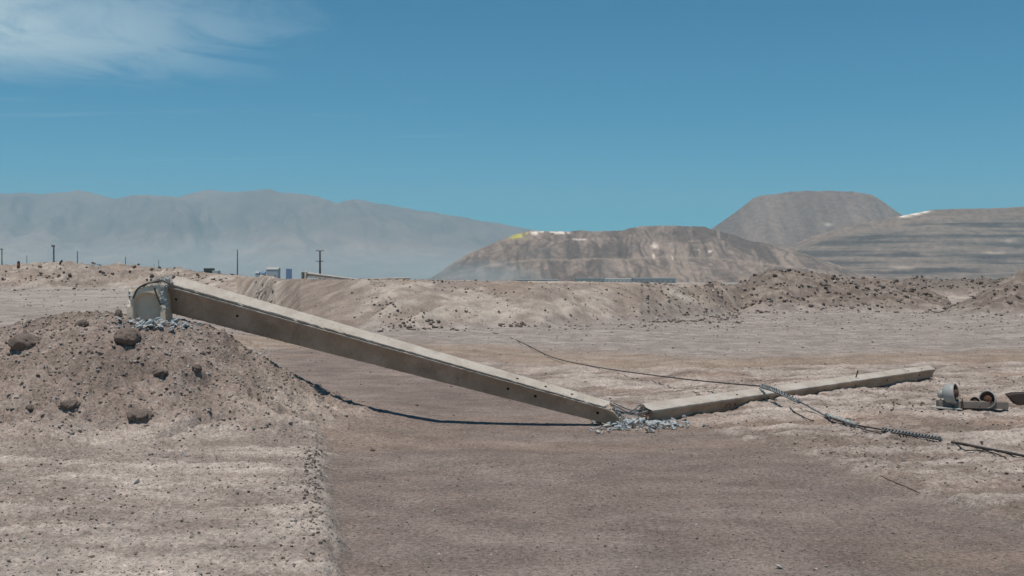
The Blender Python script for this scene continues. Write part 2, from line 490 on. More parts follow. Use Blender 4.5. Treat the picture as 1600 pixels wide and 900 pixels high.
    # spoil heaps on the right
    def heap(hp, hy, Yf, Yc, Yk, sd):
        zc_ = EYE - (np.interp(P, hp, hy) - HOR) * Yc / FPX
        warp = 0.8 * fbm(X * 0.5, Y * 0.5, 3, sd)
        a = np.clip((Y + warp - Yf) / (Yc - Yf), 0, 1); b_ = np.clip((Yk - Y) / (Yk - Yc), 0, 1)
        return np.clip(zc_, 0, 9) * np.minimum(a, 1) * b_ * front
    hA = heap(HAP, HAY, 52.5, 57.5, 64, 130) * ((P > 1060) & (P < 1500)); hB = heap(HBP, HBY, 47, 52, 59, 140) * ((P > 1465) & (P < 2300))
    hh = np.maximum(hA, hB); hm = smooth(hh * 2.2)
    z = np.where(hh > 0.001, np.maximum(z, hh), z) + hm * (0.16 * f1 + 0.10 * f2 + 0.10 * clod)
    # low dark bank seen between the two heaps
    lbk = smooth((P - 1390) / 30) * smooth((1600 - P) / 30) * np.exp(-((Y - 128) / 6.0) ** 2) * front
    z = z + lbk * 2.0 * (1 + 0.35 * fbm(X * 0.5, Y * 0.5, 3, 150))

    # mound at the left with the broken stump on top
    xm = X + 0.10 * f1
    cz = np.interp(xm, MDX, MDZ)
    yw = Y + 0.25 * f1
    yf = np.interp(X, [-7, -5, -3.2, -2.2, -1.4], [9.9, 10.2, 10.5, 10.3, 10.5])
    fr = np.clip((yw - yf) / (12.5 - yf), 0, 1); fr = 0.55 * fr + 0.45 * smooth(fr)
    bk = np.clip((15.9 - 0.75 * smooth((X + 4.2) / 0.8) - yw) / 2.6, 0, 1); bk = 0.5 * bk + 0.5 * smooth(bk)
    mound = cz * np.minimum(fr, bk) * (Y > 8)
    mm = smooth(mound * 4)
    z = z + mound + mm * (0.035 * f1 + 0.030 * f2 + 0.040 * clod + 0.032 * clod2 + 0.020 * f3)
    # level seat round the stump
    seat = np.exp(-(((X + 4.1) / 0.75) ** 2 + ((Y - 12.95) / 0.55) ** 2) ** 2)
    z = z * (1 - 0.8 * seat) + 0.8 * seat * (1.165 + 0.02 * f2)
    for pts, wd, dp in CRACKS:
        xs = [p[0] for p in pts]; ys = [p[1] for p in pts]
        sel = (X > min(xs) - 0.4) & (X < max(xs) + 0.4) & (Y > min(ys) - 0.4) & (Y < max(ys) + 0.4)
        if sel.any():
            d = seg_dist(X[sel] + 0.03 * f2[sel], Y[sel] + 0.03 * f1[sel], pts)
            z[sel] -= 0.10 * np.exp(-(d / wd) ** 4)
            o_ = np.argsort(xs); dyl = Y[sel] + 0.03 * f2[sel] - np.interp(X[sel], np.array(xs)[o_], np.array(ys)[o_])
            ends = smooth((X[sel] - min(xs)) / 0.12) * smooth((max(xs) - X[sel]) / 0.12)
            z[sel] += 0.085 * ends * np.where(dyl > 0, np.exp(-dyl / 0.22), 0)            # lip of crust above the crack
    if not want_color: return z

    n_a = fbm(X * 0.5, Y * 1.6, 5, 200, 0.6); n_b = fbm(X * 1.7, Y * 4.0, 4, 210, 0.6)
    n_c = fbm(X * 6, Y * 9, 3, 230, 0.65)
    def C(*c): return np.array(c)[None, :]
    def lerp(a, b, k): return a + (b - a) * np.clip(k, 0, 1)[:, None]
    col = np.repeat(C(0.262, 0.226, 0.202), len(X), 0)                      # gravel plain
    col = lerp(col, C(0.35, 0.308, 0.275), smooth((n_b + 0.5 * n_c) * 1.6 + 0.25) * np.where(Y < 60, 0.75, 0.45))
    roadc = lerp(np.repeat(C(0.212, 0.169, 0.146), len(X), 0), C(0.260, 0.216, 0.189), smooth(fbm(X * 0.8, Y * 1.3, 5, 205, 0.62) * 1.4 + 0.3) * 0.7)
    roadc = lerp(roadc, C(0.255, 0.195, 0.15), smooth(fbm(X * 0.35, Y * 0.9, 3, 220) * 2.4 - 0.55) * 0.45)
    col = lerp(col, roadc, road)
    lightc = lerp(np.repeat(C(0.285, 0.238, 0.207), len(X), 0), C(0.425, 0.368, 0.322), smooth((ripple + 0.5 * n_b + 0.35 * n_c) * 1.1 + 0.50))
    col = lerp(col, lightc, shelf)
    rcol = lerp(np.repeat(C(0.215, 0.172, 0.146), len(X), 0), C(0.395, 0.342, 0.300), smooth((rip2 + 0.5 * n_b + 0.35 * n_c) * 1.2 + 0.45))
    rcol = lerp(rcol, C(0.30, 0.215, 0.165), smooth(fbm(X * 0.6, Y * 0.9, 3, 240) * 2.2 - 0.35) * 0.5)
    col = lerp(col, rcol, near_r)
    # tan wheel track crossing behind the poles
    tr_c = np.interp(P, [300, 560, 700, 850, 1100, 1400, 1600], [530, 540, 548, 560, 572, 566, 558])
    tr_w = np.interp(P, [560, 850, 1600], [10, 15, 12])
    tk = np.exp(-((pyf - tr_c + 4 * fbm(X * 0.4, Y * 0.4, 2, 250)) / tr_w) ** 4) * front * (pyf > 500)
    lines = 0.5 + 0.5 * np.sin((pyf - tr_c) * 0.75)
    col = lerp(col, lerp(np.repeat(C(0.262, 0.198, 0.150), len(X), 0), C(0.30, 0.24, 0.19), lines), tk * 0.85)
    # berm and heaps
    bc = lerp(np.repeat(C(0.265, 0.222, 0.19), len(X), 0), C(0.40, 0.35, 0.30), smooth((diag + 0.5 * n_b) * 1.5 + 0.35))
    bc = lerp(bc, C(0.27, 0.205, 0.158), smooth(fbm(X * 0.3, Y * 0.3, 3, 260) * 2 - 0.2) * 0.6)
    rampc = lerp(np.repeat(C(0.19, 0.152, 0.13), len(X), 0), C(0.255, 0.21, 0.178), smooth(n_a * 1.5 + 0.4))
    bc = lerp(bc, rampc, ramp * 0.9)
    bc = lerp(bc, C(0.22, 0.185, 0.16), smooth((330 - P) / 60) * smooth(fbm(X * 0.9, Y * 1.6, 4, 265, 0.6) * 2.4 + 0.35) * 0.8)
    col = lerp(col, bc, bm)
    col = lerp(col, lerp(np.repeat(C(0.165, 0.135, 0.115), len(X), 0), C(0.26, 0.222, 0.19), smooth(n_b * 1.5 + 0.3)), hm)
    lpk = lp * (1 - bm)
    col = lerp(col, C(0.36, 0.32, 0.28), lpk * smooth(n_a * 1.2 + 0.6) * 0.8)
    col = lerp(col, C(0.12, 0.10, 0.085), smooth(lbk * 2) * 0.8)
    # mound
    mc = lerp(np.repeat(C(0.250, 0.200, 0.170), len(X), 0), C(0.325, 0.27, 0.235), smooth(n_c * 1.3 + n_b + 0.25) * 0.8)
    tong = np.exp(-(((X + 2.25) / 0.75) ** 2 + ((Y - 11.7) / 0.85) ** 2) ** 2)
    mc = lerp(mc, C(0.36, 0.305, 0.258), tong * smooth(n_b * 1.5 + 0.7) * 0.85)
    mc = lerp(mc, C(0.29, 0.215, 0.165), smooth(fbm(X * 0.9, Y * 0.9, 3, 270) * 2.4 - 0.5) * 0.45)
    col = lerp(col, mc, mm)
    col = lerp(col, C(0.235, 0.205, 0.18), smooth((r - 110) / 150))
    col = lerp(col, C(0.29, 0.26, 0.225), smooth((r - 1200) / 500))
    return z, col * C(1.05, 1.025, 1.02)              # thin rosy dust over everything


def ray_ground(px, py, y0=4.0, y1=300.0, n=5000):
    Y = np.geomspace(y0, y1, n)
    X = (px - 800) / FPX * Y; zr = EYE - (py - HOR) / FPX * Y
    z = terrain(X, Y)
    k = np.argmax(zr <= z)
    if zr[k] > z[k]: k = n - 1
    return Vector((X[k], Y[k], z[k]))


def gz(x, y):
    return float(terrain(np.array([x]), np.array([y]))[0])


for pl, wd, dp in (
    ([(250, 682), (275, 672), (300, 664), (318, 660), (330, 656), (338, 650), (350, 655)], 0.034, 0.30),
    ([(394, 616), (408, 618), (424, 630)], 0.043, 0.14),
    ([(382, 528), (400, 540), (420, 556), (428, 563)], 0.060, 0.15),
    ([(330, 524), (345, 530), (357, 536)], 0.037, 0.11),
    ([(290, 590), (306, 597), (330, 600)], 0.043, 0.11),
):
    CRACKS.append(([tuple(ray_ground(a, b)[:2]) for a, b in pl], wd, dp))

dense = np.radians(np.linspace(-33, 33, 940))
coarse_l = np.radians(np.concatenate([np.arange(-180, -60, 4.0), np.linspace(-60, -33.5, 70)]))
theta = np.concatenate([coarse_l, dense, -coarse_l[::-1][:-1]])
rad = np.concatenate([np.geomspace(0.4, 4.0, 40, endpoint=False), np.geomspace(4.0, 8.5, 170, endpoint=False),
                      np.geomspace(8.5, 17.5, 330, endpoint=False), np.geomspace(17.5, 72, 400, endpoint=False), np.geomspace(72, 11000, 210)])
TH, RR = np.meshgrid(theta, rad)
gx = (RR * np.sin(TH)).ravel(); gy = (RR * np.cos(TH)).ravel()
gzv, gcol = terrain(gx, gy, True)
nT, nR = len(theta), len(rad)
ii, jj = np.meshgrid(np.arange(nR - 1), np.arange(nT), indexing='ij')
jn = (jj + 1) % nT
quads = np.stack([ii * nT + jj, ii * nT + jn, (ii + 1) * nT + jn, (ii + 1) * nT + jj], -1).reshape(-1, 4)[:, ::-1]
ground = np_mesh('ground', np.stack([gx, gy, gzv], -1), quads, M_SOIL, True, gcol)
ground['kind'] = 'structure'


# ------------------------------------------------------------------ far hills
def hill(name, ctrl, Yc, Yf, Yb, shape, colour, mat, nu=500, nv=160, zb=-11.0, crest_noise=1.0):
    cp = np.array([c[0] for c in ctrl], float); cy = np.array([c[1] for c in ctrl], float)
    pxs = np.linspace(cp[0], cp[-1], nu); v = np.concatenate([np.linspace(0, 1, nv), 1 + np.linspace(0, 1, 24)[1:]])
    PX, V = np.meshgrid(pxs, v)
    Y = np.where(V <= 1, Yf + (Yc - Yf) * V, Yc + (Yb - Yc) * (V - 1))
    X = (PX - 800) / FPX * Yc * (1 + 0.35 * (Y / Yc - 1))
    zcr = EYE - (np.interp(PX, cp, cy) - HOR) * Yc / FPX - zb
    f = np.where(V <= 1, shape(PX, np.clip(V, 0, 1), X, Y), np.clip(2 - V, 0, 1))
    Z = zb - 2 + (zcr + 2) * f
    Z = Z + crest_noise * fbm(X.ravel() * (0.03 if Yc < 6000 else 0.004), Y.ravel() * (0.03 if Yc < 6000 else 0.004), 5, 300, 0.6).reshape(X.shape) * np.clip(f * 3, 0, 1)
    col = colour(PX.ravel(), V.ravel(), X.ravel(), Y.ravel(), Z.ravel(), f.ravel())
    n2 = len(v)
    a, b = np.meshgrid(np.arange(n2 - 1), np.arange(nu - 1), indexing='ij')
    q = np.stack([a * nu + b, a * nu + b + 1, (a + 1) * nu + b + 1, (a + 1) * nu + b], -1).reshape(-1, 4)
    o = np_mesh(name, np.stack([X.ravel(), Y.ravel(), Z.ravel()], -1), q, mat, True, col)
    o['kind'] = 'structure'
    return o


def mixc(a, b, k):
    return np.asarray(a)[None, :] * (1 - k[:, None]) + np.asarray(b)[None, :] * k[:, None] if np.ndim(a) == 1 else a * (1 - k[:, None]) + np.asarray(b)[None, :] * k[:, None]


def blob(PX, PY, x, y, sx, sy):
    return np.exp(-(((PX - x) / sx) ** 2 + ((PY - y) / sy) ** 2))


# mountain range, about nine kilometres away
def mtn_shape(PX, V, X, Y):
    n = 1 - np.abs(fbm((X * 0.0011 + 0.0003 * Y).ravel(), (Y * 0.0004).ravel(), 5, 400, 0.55)).reshape(X.shape) * 2
    f = V ** 2.3
    return np.clip(f * (1 + (0.22 * (n - 0.6)) * smooth((1 - V) * 9) * 2.4), 0, 1)
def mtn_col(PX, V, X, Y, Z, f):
    k = smooth((f - 0.12) / 0.5)  # paler colour towards the foot stands in for thicker low haze
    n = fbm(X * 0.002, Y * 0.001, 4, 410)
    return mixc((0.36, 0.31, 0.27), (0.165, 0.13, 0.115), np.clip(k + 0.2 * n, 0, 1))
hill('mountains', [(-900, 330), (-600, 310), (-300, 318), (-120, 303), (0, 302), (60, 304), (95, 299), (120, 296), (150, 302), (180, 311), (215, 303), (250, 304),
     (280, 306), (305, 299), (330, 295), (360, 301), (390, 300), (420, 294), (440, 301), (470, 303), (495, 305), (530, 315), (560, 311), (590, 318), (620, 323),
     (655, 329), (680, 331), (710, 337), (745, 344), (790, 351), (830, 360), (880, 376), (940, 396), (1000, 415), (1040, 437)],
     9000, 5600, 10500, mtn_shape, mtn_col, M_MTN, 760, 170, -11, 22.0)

# flat topped waste dump behind
def mesa_shape(PX, V, X, Y):
    g = fbm((X * 0.02).ravel(), (Y * 0.0015).ravel(), 3, 420).reshape(X.shape)
    return np.clip(V * (1 + 0.05 * g * (1 - V)), 0, 1)
def mesa_col(PX, V, X, Y, Z, f):
    g = fbm(X * 0.025, Y * 0.003, 4, 425); s = fbm(X * 0.004, Y * 0.004, 3, 427)
    c = mixc((0.145, 0.115, 0.10), (0.215, 0.178, 0.155), smooth(g * 0.9 + 0.45 + 0.5 * s))
    PY = HOR - (Z - EYE) / Y * FPX
    return mixc(c, (0.5, 0.48, 0.44), np.clip(blob(PX, PY, 1278, 351, 5, 2.5), 0, 1) * 0.7)
hill('mine_dump', [(960, 436), (1010, 415), (1060, 386), (1105, 362), (1130, 345), (1155, 327), (1178, 309), (1192, 305), (1215, 303), (1235, 299), (1248, 299.2), (1260, 298), (1275, 298.8), (1300, 298), (1316, 299.2),
     (1330, 299), (1362, 304), (1380, 315), (1400, 330), (1425, 345), (1460, 366), (1520, 396), (1600, 430)],
     4200, 3700, 4700, mesa_shape, mesa_col, M_FAR, 420, 110, -11, 1.0)

# terraced pit wall on the right
def ter_shape(PX, V, X, Y):
    k = smooth((PX - 1210) / 110)
    w_ = 0.035 * fbm((X * 0.004).ravel(), (Y * 0.002).ravel(), 4, 430).reshape(X.shape)
    n = 9.0; vv = np.clip(V + w_ * (1 - V), 0, 1) * n
    st = (np.floor(vv) + smooth((vv - np.floor(vv) - 0.62) / 0.38)) / n
    st = np.where(V >= 1, 1.0, st)
    return V * (1 - k) + (0.75 * st + 0.25 * V) * k
def ter_col(PX, V, X, Y, Z, f):
    g = fbm(X * 0.003, Z * 0.11, 5, 440, 0.6); g2 = fbm(X * 0.02, Z * 0.05, 4, 445)
    c = mixc((0.075, 0.066, 0.062), (0.20, 0.175, 0.155), smooth(g * 1.3 + 0.55 + 0.4 * g2))
    c = mixc(c, (0.21, 0.175, 0.15), smooth((f - 0.80) / 0.08) * 0.75)
    c = mixc(c, (0.075, 0.085, 0.08), smooth(fbm(X * 0.006, Z * 0.2, 4, 448) * 3 - 0.9) * smooth((0.78 - f) / 0.1) * 0.75)
    PY = HOR - (Z - EYE) / Y * FPX
    for b in ((1412, 337.5, 9, 2.2), (1428, 334, 9, 2.2), (1443, 330.5, 8, 2.0)):
        c = mixc(c, (0.78, 0.76, 0.70), np.clip(blob(PX, PY, *b) * 1.3, 0, 1))
    for b in ((1352, 418, 16, 3), (1535, 376, 10, 3), (1560, 390, 12, 3), (1500, 395, 18, 2)):
        c = mixc(c, (0.40, 0.37, 0.33), np.clip(blob(PX, PY, *b), 0, 1) * 0.7)
    return c
hill('pit_terraces', [(1060, 440), (1120, 432), (1180, 412), (1225, 390), (1260, 372), (1300, 360), (1350, 348), (1390, 341), (1405, 338), (1430, 333), (1455, 328), (1480, 327),
     (1520, 326), (1560, 325), (1600, 323), (1700, 321), (1900, 326), (2100, 345), (2300, 380), (2450, 436)],
     3100, 2550, 3500, ter_shape, ter_col, M_FAR, 640, 260, -11, 1.2)

# nearer grey dump with gullied faces
def d1_shape(PX, V, X, Y):
    g = (1 - np.abs(vnoise((X * 0.045).ravel(), (Y * 0.003).ravel(), 450)) * 2).reshape(X.shape)
    g2 = fbm((X * 0.012).ravel(), (Y * 0.008).ravel(), 4, 455).reshape(X.shape)
    low = np.interp(V, [0, 0.36, 0.52, 0.82, 0.90, 1.0], [0, 0.36, 0.385, 0.80, 0.82, 1.0])
    return np.clip(low + (0.045 * g + 0.09 * g2) * smooth((1 - V) * 7) * smooth(V * 8), 0, 1)
def d1_col(PX, V, X, Y, Z, f):
    PY = HOR - (Z - EYE) / Y * FPX
    g = fbm(X * 0.03, Y * 0.012 + 0.004 * X, 5, 461, 0.65)
    s = fbm(X * 0.006, Y * 0.006, 4, 462)
    c = mixc((0.115, 0.095, 0.085), (0.25, 0.215, 0.19), smooth(1.1 * g + 0.8 * s + 0.45))
    gul = vnoise(X * 0.17 + 2 * vnoise(X * 0.02, Y * 0.02, 469), Y * 0.006, 470)
    c = mixc(c, (0.085, 0.072, 0.065), smooth(gul * 1.8 - 0.25) * 0.55 * smooth((0.97 - f) / 0.1))
    c = mixc(c, (0.30, 0.265, 0.23), np.exp(-((f - 0.43) / 0.02) ** 2) * 0.6)
    c = mixc(c, (0.29, 0.26, 0.235), smooth(vnoise(X * 0.11 + vnoise(X * 0.03, Y * 0.03, 464), Y * 0.012, 463) * 2.6 - 1.2) * smooth((PX - 860) / 60) * 0.5)
    c = mixc(c, (0.105, 0.105, 0.105), np.clip(blob(PX, PY, 840, 395, 50, 9) + blob(PX, PY, 940, 418, 12, 16) * 0.8, 0, 1) * 0.6)
    c = mixc(c, (0.46, 0.50, 0.09), np.clip(blob(PX, PY, 807, 368.5, 11, 4) * 1.6 + blob(PX, PY, 822, 365, 6, 2.5), 0, 1) * 0.8 * smooth(fbm(X * 0.07, Y * 0.07, 3, 467) * 2 + 0.6))
    for b in ((835, 364, 5, 3), (851, 362.5, 7, 2.2), (866, 363, 8, 2.4), (880, 363.5, 9, 2.2)):
        c = mixc(c, (0.70, 0.70, 0.67), np.clip(blob(PX, PY, *b) * 1.4, 0, 1) * smooth(fbm(X * 0.09, Y * 0.09, 3, 466) * 2.5 + 0.45))
    for b in ((1018, 385, 5, 5), (1043, 386, 2, 5), (1085, 390, 7, 1.6), (1097, 393, 8, 1.8), (1042, 402, 2, 4), (1014, 400, 2, 4), (905, 374, 14, 1.5)):
        c = mixc(c, (0.72, 0.70, 0.66), np.clip(blob(PX, PY, *b) * 1.2, 0, 1) * 0.7 * smooth(fbm(X * 0.10, Y * 0.06, 3, 468) * 2.5 + 0.4))
    return c
D1 = hill('mine_dump', [(640, 440), (675, 434), (705, 413), (725, 401), (750, 388), (775, 378), (798, 368), (812, 364), (830, 361), (855, 361.5), (888, 362), (900, 360.5), (940, 361),
     (974, 361), (985, 357), (1000, 354.5), (1030, 353), (1060, 353), (1100, 354), (1112, 358), (1140, 366), (1180, 378), (1220, 386), (1260, 397), (1300, 412), (1360, 432), (1400, 440)],
     2500, 2180, 2800, d1_shape, d1_col, M_FAR, 760, 190, -11, 3.0)

# ------------------------------------------------------------------ haze: one even box of dusty air
HZ = 11300.0
hb = MB(); hb.box((0, 0, 404), 2 * HZ, 2 * HZ, 836.0)
mh = bpy.data.materials.new('haze'); mh.use_nodes = True
ht = mh.node_tree; ht.nodes.clear()
pv = ht.nodes.new('ShaderNodeVolumePrincipled'); pv.inputs['Density'].default_value = 1.05e-4
pv.inputs['Color'].default_value = (0.50, 0.78, 0.90, 1); pv.inputs['Anisotropy'].default_value = 0.0
ho = ht.nodes.new('ShaderNodeOutputMaterial'); ht.links.new(pv.outputs[0], ho.inputs['Volume'])
haze = hb.build('haze', mh); haze['kind'] = 'stuff'


# ------------------------------------------------------------------ rocks, rubble, gravel
def hull_mesh(name, n, seed, squash=(1, 1, 1), rough=0.35, cuts=0):
    rr = random.Random(seed); bm = bmesh.new()
    for _ in range(n):
        d = Vector((rr.gauss(0, 1), rr.gauss(0, 1), rr.gauss(0, 1))).normalized() * (1 - rough * rr.random())
        bm.verts.new((d.x * squash[0], d.y * squash[1], d.z * squash[2]))
    bmesh.ops.convex_hull(bm, input=bm.verts[:])
    bmesh.ops.delete(bm, geom=[v for v in bm.verts if not v.link_faces], context='VERTS')
    if cuts:
        bmesh.ops.subdivide_edges(bm, edges=bm.edges[:], cuts=cuts, use_grid_fill=True)
        for v in bm.verts:
            k = 1 + 0.16 * (rr.random() - 0.5)
            v.co *= k
    me = bpy.data.meshes.new(name); bm.to_mesh(me); bm.free()
    return me


CHUNK = [hull_mesh('concrete_chunk', 8 + i % 3, 100 + i, (1, 0.55 + .05 * i, 0.42 + .03 * i), 0.4) for i in range(9)]
for i, m_ in enumerate(CHUNK): m_.materials.append(M_BROKEN if i % 3 else M_BROKEN2)
ROCKM = [hull_mesh('rock', 18, 200 + i, (1, 0.85, 0.7), 0.3, 1) for i in range(7)]
for m_ in ROCKM: m_.materials.append(M_ROCK)


def clod_mesh(seed, squash=(1, 0.9, 0.75)):
    bm = bmesh.new(); bmesh.ops.create_icosphere(bm, subdivisions=4, radius=1.0)
    P = np.array([v.co[:] for v in bm.verts])
    q = seed * 3.7
    d = 0.34 * fbm(P[:, 0] * 1.3 + q + P[:, 2], P[:, 1] * 1.3 + q - P[:, 2] * 0.7, 3, seed) + 0.20 * billow(P[:, 0] * 2.6 + q + 2 * P[:, 2], P[:, 1] * 2.6 + 1.3 * P[:, 2], 4, seed + 5) - 0.1
    for v, k in zip(bm.verts, d):
        v.co = Vector((v.co.x * squash[0], v.co.y * squash[1], v.co.z * squash[2])) * (1 + k)
    for f in bm.faces: f.smooth = True
    me = bpy.data.meshes.new('earth_clod'); bm.to_mesh(me); bm.free(); me.materials.append(M_CLOD)
    return me


def put(name, me, p, size, rr, label, cat, group, sink=0.25, flat=1.0):
    o = bpy.data.objects.new(name, me); COL.objects.link(o)
    o.rotation_euler = (rr.uniform(-.5, .5), rr.uniform(-.5, .5), rr.uniform(0, 6.28))
    o.scale = (size, size * rr.uniform(.75, 1.1), size * rr.uniform(.75, 1.1) * flat)
    o.location = (p[0], p[1], p[2] + size * (0.55 - sink))
    return tag(o, label, cat, group)


# big clods on the mound
for k, (px, py, wpx, sq, lab) in enumerate((
    (37, 536, 22, (1, .9, .62), 'large dark earth clod at the far left of the mound'),
    (197, 530, 22, (1, .9, .68), 'largest rounded brown earth clod just below the broken stump'),
    (185, 440 + 52, 8, (.8, .8, 1.1), 'upright reddish clod on the mound crest left of the stump'),
    (106, 634, 16, (1, .9, .5), 'flat grey brown clod low on the left of the mound'),
    (217, 652, 22, (1, .9, .5), 'wide low clod half buried above the crack in the mound'),
    (47, 638, 9, (1, .9, .6), 'small clod low at the left end of the mound'),
    (307, 578, 10, (1, .8, .7), 'small round clod in the middle of the mound face'),
    (249, 586, 12, (1, .9, .6), 'reddish brown clod in the mound face under the stump'),
    (127, 508, 10, (1, .9, .8), 'small clod on the crest at the left of the mound'),
)):
    p = ray_ground(px, py); s = wpx * p.y / FPX
    o = bpy.data.objects.new('earth_clod', clod_mesh(500 + k, sq)); COL.objects.link(o)
    o.scale = (s, s, s); o.rotation_euler = (0, 0, k * 1.3); o.location = p + Vector((0, 0.22 * s, s * 0.02))
    tag(o, lab, 'dirt clod')

# rubble: under the stump, and where the pole snapped
rr = random.Random(3)
for px, py, lo, hi, n, sx, sy in ((232, 508, .024, .080, 74, 42, 8), (286, 511, .022, .060, 28, 18, 7), (232, 512, .010, .025, 20, 50, 14)):
    for k in range(n):
        p = ray_ground(px + max(-1.3, min(1.3, rr.gauss(0, .6))) * sx, py + max(-1.2, min(1.2, rr.gauss(0, .6))) * sy)
        put('concrete_chunk', rr.choice(CHUNK), p, lo + (hi - lo) * rr.random() ** 2, rr, 'blue grey broken concrete chunk in the rubble round the stump foot', 'rubble', 'concrete rubble round the stump', 0.2)
for k in range(7):
    p = ray_ground(228 + rr.gauss(0, 9), 537 + rr.gauss(0, 2))
    put('concrete_chunk', rr.choice(CHUNK), p, rr.uniform(.012, .03), rr, 'pale concrete chip on the mound just below the stump rubble', 'rubble', 'chips below the stump', 0.2)
for px, py, lo, hi, n, sx, sy in ((1000, 668, .028, .085, 118, 62, 7), (945, 673, .018, .05, 24, 30, 6), (1040, 664, .026, .07, 34, 28, 7)):
    for k in range(n):
        p = ray_ground(px + max(-1.2, min(1.2, rr.gauss(0, .6))) * sx, py + max(-1.2, min(1.2, rr.gauss(0, .6))) * sy)
        p.z += max(0, .05 * (1 - abs(p.x - 1.45) / .45)) * rr.random(); put('concrete_chunk', rr.choice(CHUNK), p, lo + (hi - lo) * rr.random() ** 2, rr, 'blue grey broken concrete chunk in the heap where the pole snapped', 'rubble', 'concrete rubble under the break', 0.1)
for px, py, s, lab in ((1100, 666, .050, 'grey concrete lump just right of the rubble heap'), (1080, 676, .030, 'small grey concrete lump in front of the rubble heap right end'),
                       (710, 650, .035, 'pale concrete lump alone on the road under the long pole'), (213, 756, .050, 'white concrete flake alone on the sand in the left foreground'),
                       (1218, 889, .035, 'flat pale stone at the bottom edge of the road'), (678, 799, .022, 'small pale stone alone in the middle of the road'),
                       (1291, 886, .022, 'small brown stone near the bottom edge right of the flat pale stone')):
    p = ray_ground(px, py); put('concrete_chunk', CHUNK[int(px) % 9], p, s, rr, lab, 'rubble', None, 0.25, 0.75)
for k in range(16):
    p = ray_ground(300 + rr.gauss(0, 32), 712 + rr.gauss(0, 8))
    put('concrete_chunk', rr.choice(CHUNK), p, rr.uniform(.008, .024), rr, 'small blue grey chip at the foot of the mound front', 'rubble', 'chips at the mound foot', 0.25)


